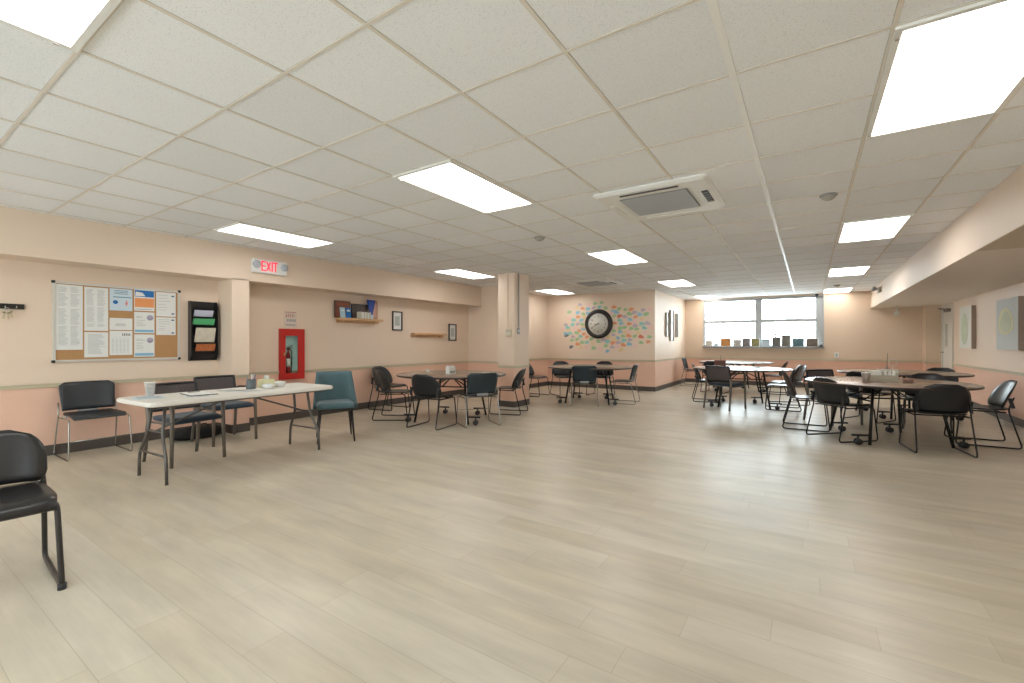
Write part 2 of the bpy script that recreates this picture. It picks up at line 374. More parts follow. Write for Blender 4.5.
for i_, (a_, b_) in enumerate(RW):
    r = struct(empty('window_%d' % (i_+2), ((a_+b_)/2, YN, .35))); h_ = (b_-a_)/2; f = MB()
    f.bx(-h_, h_, -.09, -.03, 0, .05); f.bx(-h_, h_, -.09, -.03, 1.95, 2.0); f.bx(-h_, -h_+.05, -.09, -.03, .05, 1.95); f.bx(h_-.05, h_, -.09, -.03, .05, 1.95); f.bx(-.025, .025, -.09, -.03, .05, 1.95)
    f.build('window_frame', M_winframe, r); MB().bx(-h_+.05, h_-.05, -.062, -.058, .05, 1.95).build('pane', M_glass, r)
BX = 1.34
# dropped beam / low soffit along the right
mb = MB(); mb.slot(0); mb.bx(BX, BX+.012, YN, YW, 2.13, CEIL); mb.slot(2); mb.bx(BX+.012, XR, 6.1, YW, 2.13, 2.2); mb.slot(3); mb.bx(BX+.012, XR, YN, 6.1, 2.13, 2.2)
struct(mb.build('ceiling_soffit', WM+[M_soff, mat('near_soffit_tone', (206, 192, 172), .6)]))  # near stretch of the underside has a darker tone
# column
CX0, CX1, CY0, CY1 = -5.08, -4.70, 7.2, 7.74
mb = MB(); mb.slot(0); mb.bx(CX0, CX1, CY0, CY1, RZ, CEIL); mb.slot(1); mb.bx(CX0, CX1, CY0, CY1, 0, RZ)
struct(mb.build('wall_column', WM))
# rails and bases
def trimrun(name, segs, z0, z1, t, m):
    mb = MB()
    for (x0, y0, x1, y1, nx, ny) in segs:
        a, b = (min(x0, x1, x0+nx*t, x1+nx*t), max(x0, x1, x0+nx*t, x1+nx*t)); c_, d = (min(y0, y1, y0+ny*t, y1+ny*t), max(y0, y1, y0+ny*t, y1+ny*t))
        if nx: c_ -= 0; 
        mb.bx(a, b, c_, d, z0, z1)
        if name.startswith('trim'): mb.bx(a+(0 if nx >= 0 else -.006), b+(.006 if nx > 0 else 0), c_-(.006 if ny < 0 else 0), d+(.006 if ny > 0 else 0), z1-.012, z1)
    return struct(mb.build(name, m))
SEG = {
 'left': [(XL, YN, XL, 3.02, 1, 0), (XL, 3.02, XP, 3.02, 0, -1), (XP, 3.02, XP, 3.25, 1, 0), (XL, 3.25, XP, 3.25, 0, 1), (XL, 3.25, XL, YB, 1, 0)],
 'partition': [(XL, YB, -5.6, YB, 0, -1), (-5.6, YB, -5.6, YB+.15, 1, 0)],
 'alcove': [(-6.34, YB+.15, -6.34, YC, 1, 0), (-6.34, YC, -3.25, YC, 0, -1)],
 'return': [(-3.25, YC-.012, -3.25, YW, 1, 0)],
 'back': [(-3.25, YW, 2.34, YW, 0, -1), (2.34, 14.42, 2.34, YW, -1, 0), (2.34, 14.42, XR, 14.42, 0, -1)],
 'right': [(XR, YN, XR, DY0-.06, -1, 0)],
 'column': [(CX0, CY0, CX1, CY0, 0, -1), (CX1, CY0, CX1, CY1, 1, 0), (CX0, CY0, CX0, CY1, -1, 0)]}
for i, (kk, sg) in enumerate(SEG.items()):
    trimrun('trim_%d' % (i+1), sg, RZ-.022, RZ+.018, .014, M_rail)
    trimrun('baseboard_'+kk, sg, 0, .115, .012, M_base)
# window
def window():
    r = empty('window_1', ((WX0+WX1)/2, YW, WZ0)); struct(r)
    cx = (WX0+WX1)/2
    fr = MB(); t = .05; y0, y1 = .03, .10
    X0, X1, Z1 = WX0-cx, WX1-cx, WZ1-WZ0
    fr.bx(X0, X1, y0, y1, Z1-.04, Z1); fr.bx(X0, X1, y0, y1, 0, .045); fr.bx(X0, X0+.03, y0, y1, 0, Z1); fr.bx(X1-.17, X1, y0, y1, 0, Z1)
    fr.bx(-1.30-cx, -1.13-cx, y0-.02, y1, 0, Z1)
    zt = 1.87-WZ0
    fr.bx(X0+.03, -1.30-cx, y0-.02, y1, zt-.045, zt+.045); fr.bx(-1.13-cx, X1-.17, y0-.02, y1, zt-.045, zt+.045)
    fr.bx(X0, X1, -.012, .0, Z1-.012, Z1+.02); fr.bx(X0-.02, X0, -.012, .0, 0, Z1+.02); fr.bx(X1, X1+.02, -.012, 0, 0, Z1+.02)
    fr.build('window_frame', M_winframe, r)
    for (a, b) in ((X0+.03, -1.30-cx), (-1.13-cx, X1-.17)):
        for (c_, d) in ((.045, zt-.03), (zt+.03, Z1-.04)):
            MB().bx(a, b, .062, .068, c_, d).build('pane', M_glass, r)
    MB().bx(X0-.03, X1+.03, -.14, .03, -.035, 0).build('window_sill', M_sill, r)
window()
# daylight outside: pale concrete yard and low wall the panes look onto
tag(MB().bx(-9, 7, 15.3, 40, -.3, -.1).build('yard', mat('pale_concrete', (225, 226, 226), .8)), 'pale concrete yard outside the window', 'ground', kind='structure')
for i, (za, zb) in enumerate(((3.55, 4.35), (3.35, 4.15))):
    pass
tag(MB().tube([(-9, 21, 3.02), (7, 21, 3.75)], .022, 6).build('power_cable', M_grey), 'thin grey cable crossing the sky outside the window', 'cable')
# door on the right wall, far end
r = struct(empty('door_1', (XR, (DY0+DY1)/2, 0))); hd = (DY1-DY0)/2
MB().box((.03, 0, DZ/2), (.045, 2*hd, DZ-.01)).build('door_leaf', M_door, r)
f = MB(); f.bx(-.02, .1, -hd-.06, -hd, 0, DZ+.05); f.bx(-.02, .1, hd, hd+.06, 0, DZ+.05); f.bx(-.02, .1, -hd, hd, DZ, DZ+.05); f.build('door_frame', M_door, r)
MB().tube(fillet([(.0, .33, 1.02), (-.06, .33, 1.02), (-.06, .20, 1.02)], .02), .01).build('door_handle', M_chrome, r)
MB().box((-.012, .12, 1.42), (.04, .12, .5)).build('push_plate', M_canv, r)
MB().box((-.03, -.1, 1.97), (.07, .30, .07)).tube([(-.05, -.1, 1.99), (-.12, .2, 2.03)], .012).build('door_closer', M_leggrey, r)

# ------------------------------------------------------------------ ceiling fixtures
def troffer():
    t = empty('ceiling_light')
    f = MB(); W2, L2 = TT/2-.004, TT-.004
    for sx in (-1, 1): f.box((sx*(W2-.014), 0, -.008), (.028, 2*L2, .018))
    for sy in (-1, 1): f.box((0, sy*(L2-.014), -.008), (2*W2-.056, .028, .018))
    f.build('frame', M_white, t)
    MB().box((0, 0, -.006), (2*W2-.056, 2*L2-.056, .004)).build('lens', M_lens, t)
    for sy in (-1, 1): MB().box((-W2+.014, sy*(L2-.07), -.020), (.012, .02, .008)).build('latch', M_gap, t)
    return t
pt = troffer()
XA, XB, XCc = TX0-8.5*TT, TX0-3.5*TT, TX0+1.5*TT
LG = 'recessed fluorescent ceiling lights'
for (x, y, lb) in [
    (XCc, TY0+TT, 'large glowing ceiling light in the upper right corner, nearest of all'),
    (XCc, TY0+7*TT, 'second ceiling light from the front in the row beside the beam'),
    (XCc, TY0+13*TT, 'third ceiling light from the front in the row beside the beam'),
    (XCc, TY0+19*TT, 'thin far ceiling light right of the window top, against the back wall'),
    (XB, TY0-4*TT, 'ceiling light cut off by the top left corner of the photo'),
    (XB, TY0+TT, 'bright ceiling light left of the big ceiling air conditioner'),
    (XB, TY0+7*TT, 'ceiling light just behind the big ceiling air conditioner'),
    (XB, TY0+13*TT, 'ceiling light in front of the corner beside the clock wall'),
    (XB, TY0+19*TT, 'small far ceiling light left of the window top'),
    (XA, TY0+TT, 'long ceiling light close to the left wall above the exit sign'),
    (XA, TY0+7*TT, 'ceiling light above the left wall, in front of the column'),
    (XA, TY0+13*TT, 'far ceiling light just right of the column top, before the clock wall'),
    (XCc, -.61, 'ceiling light behind the viewpoint on the beam side'),
    (XA, -.61, 'ceiling light behind the viewpoint on the left side')]:
    place(pt, x, y, 0, lb, 'ceiling light', LG, CEIL)
def cassette():
    t = empty('ceiling_air_conditioner'); a = .49
    f = MB()
    ring = lambda h, z, rr: [(sx*(h-rr)+rr*math.cos(a0+k*PI/8), sy*(h-rr)+rr*math.sin(a0+k*PI/8), z) for (sx, sy, a0) in ((1, 1, 0), (-1, 1, PI/2), (-1, -1, PI), (1, -1, 1.5*PI)) for k in range(5)]
    R = [ring(a, 0, .06), ring(a, -.014, .06), ring(a-.03, -.034, .06), ring(.335, -.040, .05), ring(.30, -.026, .03)]
    n = 20; vs = [p for r_ in R for p in r_]; fs = []
    for i in range(4):
        for k in range(n): fs.append((i*n+k, (i+1)*n+k, (i+1)*n+(k+1) % n, i*n+(k+1) % n))
    fs.append(tuple(range(4*n, 5*n)))
    f.add(vs, fs); f.build('casing', M_white, t)
    g = MB(); g.box((0, 0, -.032), (.585, .585, .008)); g.build('intake_grille', M_grey, t)
    l = MB()
    for i in range(26): l.box((0, -.28+i*.0224, -.038), (.57, .007, .006))
    l.build('grille_slats', mat('grille_slat', (186, 186, 186), .5), t)
    for q in range(4):
        s_ = MB(); R_ = Matrix.Rotation(q*PI/2, 3, 'Z')
        wide = .02 if q % 2 == 0 else .05
        c_ = R_ @ Vector((0, -.41, -.039)); s_.box(c_, (.50 if q % 2 == 0 else .34, wide, .008), rz=q*PI/2); 
        s_.build('air_outlet', M_dgrey if q < 2 else M_white, t)
        if q == 1:
            for j in range(5): c2 = R_ @ Vector((-.13+.065*j, -.41, -.045)); MB().box(c2, (.008, .045, .008), rz=q*PI/2).build('louvre', M_grey, t)
    return t
pc = cassette()
place(pc, -1.155, 4.28, 0, 'white square ceiling air conditioner with grey grille, the near and large one', 'air conditioner', z=CEIL)
place(pc, -3.98, 9.40, 0, 'small far ceiling air conditioner above the clock wall', 'air conditioner', z=CEIL)
def detector(r=.07):
    t = empty('smoke_detector')
    MB().lathe([(r, 0), (r, -.012), (r*.9, -.016)], n=24).build('base', M_grey, t)
    MB().lathe([(r*.85, -.012), (r*.75, -.032), (r*.45, -.046), (.001, -.048)], n=24).build('sensing_chamber', mat('detector_cream', (176, 170, 160), .5), t)
    return t
pd = detector()
place(pd, .15, 4.97, 0, 'dark rimmed round smoke detector between the two near right ceiling lights', 'smoke detector', z=CEIL)
place(pd, -2.85, 4.95, 0, 'small round smoke detector left of the big ceiling air conditioner', 'smoke detector', z=CEIL)
place(pd, .55, 12.9, 0, 'tiny round smoke detector in the far ceiling right of the window', 'smoke detector', z=CEIL)
# security camera at the window corner
t = empty('security_camera', (.18, 14.6, CEIL)); MB().lathe([(.06, 0), (.06, -.03), (.03, -.04)]).build('mount', M_white, t); MB().lathe([(.05, -.03), (.048, -.06), (.03, -.085), (.001, -.095)]).build('dome', M_dgrey, t)
tag(t, 'small dark dome camera on the ceiling at the right window corner', 'camera')
# emergency light on the beam, sprinkler below
t = empty('emergency_light', (1.34, 12.9, 2.42)); MB().box((-.03, 0, 0), (.06, .30, .12), bev=.015).build('housing', mat('beige_plastic', (196, 186, 170), .5), t)
for sy in (-.09, .09): MB().lathe([(.02, 0), (.045, .03), (.05, .07), (.046, .075)], c=(-.07, sy, .03), rot=Matrix.Rotation(-PI/2, 3, 'Y')).build('lamp_head', M_grey, t)
tag(t, 'beige two headed emergency light on the far end of the beam', 'emergency light')
t = empty('ceiling_speaker', (1.78, 14.2, 2.125)); MB().tube([(0, 0, 0), (0, 0, -.12)], .012).build('stem', M_canv, t); MB().lathe([(.02, -.11), (.05, -.15), (.055, -.2), (.04, -.22), (.001, -.225)]).build('body', M_canv, t)
tag(t, 'small pale fitting hanging under the low soffit near the back wall', 'fitting')

# ------------------------------------------------------------------ wall things (left)
def onleft(a, b, h): return (XL+.0+h, a, b)
# bulletin board
t = empty('bulletin_board', (XL, 1.945, 1.03)); bw, bh = 1.20, .90
MB().bx(.004, .018, -bw/2+.01, bw/2-.01, .01, bh-.01).build('cork_panel', M_cork, t)
f = MB(); f.bx(.0, .026, -bw/2, bw/2, 0, .022); f.bx(0, .026, -bw/2, bw/2, bh-.022, bh); f.bx(0, .026, -bw/2, -bw/2+.022, .022, bh-.022); f.bx(0, .026, bw/2-.022, bw/2, .022, bh-.022); f.build('frame', M_alu, t)
for sy in (-1, 1):
    for z in (.0, bh): MB().box((.015, sy*(bw/2-.004), z+(.006 if z == 0 else -.006)), (.034, .03, .03), bev=.004).build('corner_cap', M_frameblk, t)
tag(t, 'wide aluminium framed cork board covered with papers on the left wall', 'bulletin board')
PX = XL+.0185
def sheetp(y0, y1, z0, z1, label, style, name='notice'):
    t = empty(name, (PX, (y0+y1)/2, z0)); hw = (y1-y0)/2-.004; H = z1-z0-.006
    MB().bx(0, .0015, -hw, hw, 0, H).build('sheet', M_pale if style == 'cyan' else M_paper, t)
    p = MB(); q = MB(); rnd = random.Random(int(y0*100+z0*1000)); e = .0018
    def bar(mb_, ya, yb, za, zb): mb_.bx(.0012, .0024, ya, yb, za, zb)
    if style in ('text', 'text2'):
        z = H-.03
        while z > .03:
            if rnd.random() > .12:
                if style == 'text2':
                    bar(p, -hw+.02, -hw+.02+(hw-.03)*rnd.uniform(.6, 1), z, z+.004); bar(p, .008, .008+(hw-.03)*rnd.uniform(.6, 1), z, z+.004)
                else: bar(p, -hw+.03, -hw+.03+(2*hw-.05)*rnd.uniform(.6, 1), z, z+.004)
            z -= .013
        p.build('print', M_ink, t)
    elif style == 'few':
        for z in (.5, .42, .34): bar(p, -hw*.5, hw*.4, H*z, H*z+.005)
        p.build('print', M_ink, t)
    elif style == 'table':
        z = H-.1
        while z > .03:
            for c_ in range(5): bar(p, -hw+.02+c_*.036, -hw+.04+c_*.036, z, z+.004)
            z -= .016
        p.build('print', M_ink, t)
        for c_ in range(5): bar(q, hw*.1+c_*.017, hw*.1+c_*.017+.008, H-.06, H-.03)
        q.build('heading', M_inkd, t)
    elif style == 'cyan':
        for z in (.9, .83, .76): bar(p, -hw*.6, hw*.6, H*z, H*z+.006)
        bar(p, -hw*.7, hw*.9, H*.60, H*.60+.009); p.build('print', mat('teal_print', (70, 130, 150), .7), t)
        q.lathe([(.024, 0), (.024, .002)], c=(.001, -hw*.5, H*.38), rot=Matrix.Rotation(PI/2, 3, 'Y'), n=16); q.build('round_emblem', M_pblue, t)
        z2 = MB(); bar(z2, hw*.42, hw*.52, H*.22, H*.50); bar(z2, hw*.34, hw*.60, H*.30, H*.40); z2.build('pink_emblem', M_pred, t)
    elif style == 'flyer':
        bar(p, -hw+.006, hw-.006, H*.66, H*.97); p.build('blue_banner', M_pblue, t)
        q.add([(.0025, -hw+.01, H*.68), (.0025, hw*.1, H*.70), (.0025, -hw*.2, H*.86), (.0025, -hw+.015, H*.90)], [(0, 1, 2, 3)]); q.build('white_picture', M_paper, t)
        z2 = MB(); bar(z2, -hw+.006, hw-.006, H*.17, H*.60); z2.build('orange_panel', M_porange, t)
        z3 = MB(); bar(z3, -hw*.9, hw*.8, H*.06, H*.09); z3.build('print', M_ink, t)
    elif style == 'medic':
        q.lathe([(.034, 0), (.034, .0015)], c=(.001, hw*.55, H*.74), rot=Matrix.Rotation(PI/2, 3, 'Y'), n=18); q.build('round_picture', mat('mauve_print', (176, 168, 186), .7), t)
        for z in (.78, .72, .6, .5, .42, .34): bar(p, -hw*.8, -hw*.8+hw*rnd.uniform(.5, 1), H*z, H*z+.005)
        p.build('print', M_ink, t); z2 = MB(); bar(z2, -hw+.006, hw-.01, .012, H*.16); z2.build('blue_footer', M_pcyan, t)
    elif style == 'form':
        for z in (.86, .74, .62, .48, .36, .26): bar(p, -hw*.8, -hw*.8+hw*rnd.uniform(.6, 1.4), H*z, H*z+.004)
        p.build('print', M_ink, t)
        for (a, b) in ((.7, .85), (.7, .12)): q.box((.002, hw*a, H*b), (.0012, .03, .018))
        q.build('blue_logo', mat('steel_blue_print', (86, 116, 150), .7), t)
    return tag(t, label, 'paper', 'papers pinned to the cork board')
for a in [(1.365, 1.595, 1.165, 1.905, 'very long printed sheet at the left edge of the cork board', 'text2'),
          (1.60, 1.82, 1.385, 1.90, 'tall text sheet second from left, upper part of the cork board', 'text2'),
          (1.60, 1.82, 1.075, 1.375, 'smaller text sheet under the tall second one on the cork board', 'text'),
          (1.825, 2.05, 1.635, 1.905, 'pale blue poster with a round blue emblem, top middle of the cork board', 'cyan'),
          (1.825, 2.05, 1.40, 1.55, 'small landscape white note in the middle of the cork board', 'few'),
          (1.825, 2.05, 1.095, 1.395, 'table sheet with dark heading, bottom middle of the cork board', 'table'),
          (2.06, 2.275, 1.645, 1.915, 'blue and orange flyer at the top of the cork board', 'flyer'),
          (2.06, 2.275, 1.365, 1.635, 'white flyer with blue footer directly under the orange flyer', 'medic'),
          (2.06, 2.275, 1.07, 1.355, 'white flyer with blue footer, lowest in the fourth column of papers', 'medic'),
          (2.285, 2.505, 1.585, 1.905, 'upper white form with small blue logos at the right edge of the cork board', 'form'),
          (2.285, 2.505, 1.345, 1.58, 'lower white form with small logos above the bare cork corner', 'form')]: sheetp(*a)
# key rack + keys
t = empty('key_rack', (XL, .99, 1.60)); MB().bx(0, .02, -.14, .14, 0, .055).build('rail', M_frameblk, t)
for y in (-.08, 0, .08): MB().tube(fillet([(.018, y, .02), (.045, y, .012), (.045, y, .03)], .01), .004, 6).build('hook', M_alu, t)
tag(t, 'short black hook rail at the left edge of the photo', 'hook rail')
t = empty('key_bunch', (XL+.045, 1.00, 1.60)); k_ = MB().tube([(.0, .018*math.cos(a*PI/5), -.008+.018*math.sin(a*PI/5)) for a in range(10)], .0025, 5, closed=True); k_.build('ring', M_alu, t)
for dy, dz in ((-.02, -.07), (.012, -.075), (.03, -.06)): MB().box((0, dy, dz), (.004, .016, .07), rx=dy*6).lathe([(.013, 0), (.013, .004)], c=(-.002, dy, dz+.035), rot=Matrix.Rotation(PI/2, 3, 'Y'), n=10).build('key', mat('brass', (206, 190, 160), .4, metal=.5), t)
tag(t, 'bunch of keys hanging from the black hook rail', 'keys')
# brochure rack
t = empty('brochure_rack', (XL, 2.815, 1.0)); b_ = MB(); b_.bx(0, .012, -.165, .165, 0, .81)
for sy in (-1, 1): b_.prism([(.0, 0), (.05, .0), (.10, .08), (.10, .74), (.06, .81), (0, .81)], lambda a, c_, h, sy=sy: (a, sy*(.165-h), c_), .012)
b_.build('back_frame', M_black, t)
for i in range(6):
    z = .03+.125*i; MB().add([(.03, -.15, z), (.03, .15, z), (.075, .15, z+.07), (.075, -.15, z+.07), (.036, -.15, z), (.036, .15, z), (.081, .15, z+.07), (.081, -.15, z+.07)],
        [(0, 1, 2, 3), (7, 6, 5, 4), (3, 2, 6, 7), (0, 4, 5, 1), (0, 3, 7, 4), (1, 5, 6, 2)]).build('pocket', M_black, t)
tag(t, 'black wall mounted brochure rack between the cork board and the wall corner', 'brochure rack')
def leaflet(name, y0, y1, z0, z1, m, lb, x=.05, tilt=.35, cnt=3):
    o = MB()
    for i in range(cnt): o.box((i*.006, 0, (z1-z0)/2), (.003, y1-y0, z1-z0), ry=tilt, rx=(i-1)*.02)
    ob = o.build(name, m, None, (XL+x, (y0+y1)/2, z0)); return tag(ob, lb, 'leaflets', 'leaflets in the black wall rack')
leaflet('leaflet_stack', 2.70, 2.93, 1.60, 1.69, mat('lilac_paper', (206, 208, 226), .7), 'pale lilac leaflets in the top pocket of the black rack')
leaflet('leaflet_stack', 2.68, 2.94, 1.49, 1.575, M_green, 'green leaflets in the black wall rack', x=.07)
leaflet('leaflet_stack', 2.70, 2.94, 1.25, 1.45, mat('cream_paper', (222, 214, 196), .7, noise=.25, nscale=25), 'big cream newspaper sheets sticking out of the black rack', tilt=.3, x=.085)
leaflet('leaflet_stack', 2.71, 2.94, 1.13, 1.23, mat('orange_photo_paper', (190, 112, 66), .6, noise=.6, nscale=22), 'orange picture leaflets in a low pocket of the black rack', x=.085)
# exit sign
def strokes(mb_, ch, y, z, w_, h_, th, P):
    S = {'E': [(0, 0, 0, 1), (0, 0, 1, 0), (0, .5, .9, .5), (0, 1, 1, 1)], 'X': [(0, 0, 1, 1), (0, 1, 1, 0)], 'I': [(.5, 0, .5, 1)], 'T': [(.5, 0, .5, 1), (0, 1, 1, 1)]}[ch]
    for (a, b, c_, d) in S:
        p, q = Vector((y+a*w_, z+b*h_)), Vector((y+c_*w_, z+d*h_)); dr = (q-p).normalized(); nn = Vector((-dr.y, dr.x))*th/2; p = p-dr*th/2*(0 if ch == 'X' else 1); q = q+dr*th/2*(0 if ch == 'X' else 1)
        mb_.prism([tuple(p-nn), tuple(q-nn), tuple(q+nn), tuple(p+nn)], P, .003)
t = empty('exit_sign', (XP, 3.52, 2.245)); MB().box((.03, 0, .10), (.06, .50, .20), bev=.012).build('housing', M_white, t)
l = MB(); P = lambda a, b, h: (.0605+h, a, b)
for i, ch in enumerate('EXIT'): strokes(l, ch, (-.125, -.055, .012, .045)[i]+.0, .04, .05 if ch != 'I' else .02, .125, .019, P)
l.build('letters', emis('exit_red', (236, 60, 84), .8), t)
for sy in (-.2, .2): MB().lathe([(.05, 0), (.055, .02), (.05, .045), (.03, .05)], c=(.045, sy, .115), rot=Matrix.Rotation(PI/2, 3, 'Y')).build('lamp_head', mat('lamp_grey', (176, 182, 190), .3), t)
tag(t, 'white exit sign with red letters and two lamp heads above the left wall', 'exit sign')
# small sign over cabinet
t = empty('wall_notice', (XL, 4.09, 1.505)); MB().bx(0, .002, -.11, .11, 0, .25).build('sheet', mat('notice_cream', (222, 206, 190), .7), t)
p = MB(); p.bx(.002, .003, -.09, .09, .225, .235); 
for c_ in range(5): p.bx(.002, .003, -.07+c_*.03, -.058+c_*.03, .15, .205)
p.bx(.002, .003, -.085, -.06, .15, .17); p.build('red_print', mat('dull_red_print', (186, 120, 110), .7), t)
p = MB(); 
for c_ in range(6): p.bx(.002, .003, -.06+c_*.026, -.046+c_*.026, .08, .12)
p.bx(.002, .003, -.08, .08, .02, .032); p.build('grey_print', mat('blue_grey_print', (140, 146, 160), .7), t)
tag(t, 'small pale paper notice above the red extinguisher cabinet', 'notice')
# extinguisher cabinet
t = empty('extinguisher_cabinet', (XL, 4.09, .655)); hw, H = .198, .81
b_ = MB(); b_.bx(0, .06, -hw, -hw+.012, 0, H); b_.bx(0, .06, hw-.012, hw, 0, H); b_.bx(0, .06, -hw+.012, hw-.012, 0, .012); b_.bx(0, .06, -hw+.012, hw-.012, H-.012, H); b_.build('box', M_red, t)
MB().bx(.001, .004, -hw+.012, hw-.012, .012, H-.012).build('inside_back', M_mintin, t)
d = MB(); wy0, wy1, wz0, wz1 = -.125, .085, .10, .70
d.bx(.06, .075, -hw, wy0, 0, H); d.bx(.06, .075, wy1, hw, 0, H); d.bx(.06, .075, wy0, wy1, 0, wz0); d.bx(.06, .075, wy0, wy1, wz1, H)
dd = d.build('door', M_red, t); MB().bx(.065, .068, wy0, wy1, wz0, wz1).build('pane', M_glass, dd); MB().box((.082, -hw+.05, H*.5), (.016, .03, .05)).build('latch', mat('brass2', (200, 170, 110), .3, metal=.8), dd)
tag(t, 'red metal fire extinguisher cabinet with a narrow window on the left wall', 'extinguisher cabinet')
t = empty('fire_extinguisher', (XL+.038, 4.03, .67))
MB().lathe([(.028, 0), (.030, .01), (.030, .36), (.022, .41), (.011, .43), (.011, .46)], n=20).build('cylinder', M_extred, t)
MB().box((0, .0, .475), (.02, .035, .03)).tube([(0, -.01, .49), (0, .07, .53)], .006, 6).tube([(0, -.01, .48), (0, .075, .49)], .006, 6).build('valve', M_black, t)
MB().lathe([(.0305, .19), (.0305, .32)], n=20).build('label_band', M_canv, t)
MB().tube(fillet([(0, .02, .47), (0, .06, .44), (0, .055, .2), (0, .05, .1)], .03), .008, 6).build('hose', M_black, t)
tag(t, 'red fire extinguisher with black hose inside the red cabinet', 'fire extinguisher')
# shelves
def shelf(y0, y1, z0, z1, dep, lb):
    t = empty('wall_shelf', (XL, (y0+y1)/2, z0)); h = (y1-y0)/2
    MB().box((dep/2, 0, (z1-z0)*.8), (dep, 2*h, .04), bev=.003).build('board', M_oak, t)
    MB().bx(0, .018, -h, h, 0, (z1-z0)*.8).build('back_rail', M_oak, t)
    for sy in (-.7, .7): MB().prism([(0, 0), (.02, 0), (dep*.8, (z1-z0)*.5), (0, (z1-z0)*.5)], lambda a, c_, hh, sy=sy: (a, sy*h+hh, c_), .015).build('bracket', M_oak, t)
    return tag(t, lb, 'shelf')
shelf(4.93, 5.86, 1.60, 1.685, .16, 'oak wall shelf carrying books and pictures')
shelf(6.72, 7.72, 1.355, 1.45, .12, 'empty oak wall shelf between the two small picture frames')
SZ = 1.6885; SX = XL+.1
def slab(name, mb_, m, lb, cat, loc, rz=0, group=None): return tag(mb_.build(name, m, None, loc, rz), lb, cat, group)
t = empty('picture_frame', (XL+.03, 5.03, SZ)); MB().bx(0, .015, -.16, .16, 0, .30).build('backing', M_frameblk, t); MB().bx(.014, .018, -.15, .15, .01, .29).build('picture', mat('busy_picture', (150, 90, 70), .6, noise=.8, nscale=14), t)
tag(t, 'reddish picture standing at the left end of the book shelf', 'picture')
for i, (y, m, lb) in enumerate(((4.99, mat('pale_blue_cover', (176, 206, 220), .5), 'pale blue booklet on the shelf in front of the reddish picture'), (5.11, M_pblue, 'bright blue booklet on the shelf beside the pale blue one'))):
    t = empty('booklet', (XL+.10, y, SZ)); MB().box((0, 0, .09), (.012, .10, .18), ry=-.12).build('cover', m, t); MB().box((.004, 0, .13), (.012, .06, .03), ry=-.12).build('title_patch', M_paper, t); tag(t, lb, 'book')
t = empty('picture_frame', (XL+.03, 5.40, SZ)); MB().bx(0, .015, -.18, .18, 0, .27).build('backing', M_frameblk, t); MB().bx(.014, .018, -.165, .165, .012, .258).build('picture', mat('dark_group_photo', (84, 66, 62), .5, noise=.9, nscale=25), t)
tag(t, 'dark group photo standing in the middle of the book shelf', 'picture')
for i in range(7):
    slab('paperback', MB().bx(-.06, .06, -.014, .014, 0, .12-.004*(i % 3)), M_paper if i % 2 else mat('ivory_cover', (214, 206, 188), .6), ('%s small white paperback in the row of seven on the shelf' % ('first', 'second', 'third', 'fourth', 'fifth', 'sixth', 'last')[i]) + ', counted from the left', 'book', (XL+.125, 5.33+.032*i, SZ), group='row of small paperbacks on the shelf')
t = empty('pennant_stand', (XL+.09, 5.62, SZ)); MB().prism([(-.10, .36), (.10, .36), (.03, .08), (-.02, .08)], lambda a, b, h: (h-.005, a, b), .012).build('flag', mat('royal_blue', (30, 66, 160), .5, noise=.3), t); MB().box((0, 0, .04), (.07, .06, .08), bev=.006).build('base', M_pale, t)
tag(t, 'royal blue pennant shaped ornament standing on the shelf', 'ornament')
t = empty('picture_frame', (XL+.03, 5.72, SZ)); MB().bx(0, .02, -.07, .09, 0, .36).build('backing', mat('pinkwood', (186, 140, 116), .5), t); MB().bx(.018, .022, -.04, .06, .04, .3).build('picture', mat('rose_print', (214, 170, 150), .6, noise=.4, nscale=20), t)
tag(t, 'narrow brown framed picture at the right end of the book shelf', 'picture')
def wframe(y0, y1, z0, z1, lb):
    t = empty('picture_frame', (XL, (y0+y1)/2, z0)); h = (y1-y0)/2; H = z1-z0; f = MB(); b = .024
    f.bx(0, .025, -h, h, 0, b); f.bx(0, .025, -h, h, H-b, H); f.bx(0, .025, -h, -h+b, b, H-b); f.bx(0, .025, h-b, h, b, H-b); f.build('frame', M_frameblk, t)
    MB().bx(.003, .012, -h+b, h-b, b, H-b).build('mat_board', M_paper, t); MB().bx(.011, .014, -h*.5, h*.5, H*.25, H*.75).build('print', mat('faded_print', (190, 196, 190), .6, noise=.3, nscale=40), t)
    tag(t, lb, 'picture')
wframe(6.21, 6.47, 1.49, 1.88, 'black framed document between the two oak shelves')
wframe(7.91, 8.17, 1.285, 1.68, 'small black framed picture right of the empty oak shelf')
# column fittings
t = empty('thermostat', (-4.83, CY0, 1.37)); MB().box((0, -.015, .07), (.14, .03, .14), bev=.01).build('housing', mat('ivory_plastic', (214, 204, 178), .4), t); MB().box((0, -.031, .1), (.08, .004, .035)).build('display', M_gap, t)
tag(t, 'ivory thermostat on the front face of the column', 'thermostat')
t = empty('conduit', (0, 0, 0)); tag(t, 'thin cream conduit running from the ceiling down to the thermostat', 'conduit')
t.location = (-4.86, CY0-.01, 1.51); MB().bx(-.012, .012, -.008, .01, 0, CEIL-1.51).build('channel', M_wall, t)
t = empty('light_switch', (CX1, 7.33, 1.41)); MB().box((.006, 0, .06), (.012, .09, .13), bev=.004).build('cover_plate', M_grey, t); MB().box((.016, 0, .06), (.012, .02, .04)).build('toggle', M_white, t)
tag(t, 'grey switch on the side face of the column below its conduit', 'switch')
t = empty('conduit', (CX1, 7.33, 1.54)); MB().bx(0, .02, -.014, .014, 0, CEIL-1.54).build('channel', M_gap, t); tag(t, 'grey conduit on the side face of the column above the switch', 'conduit')

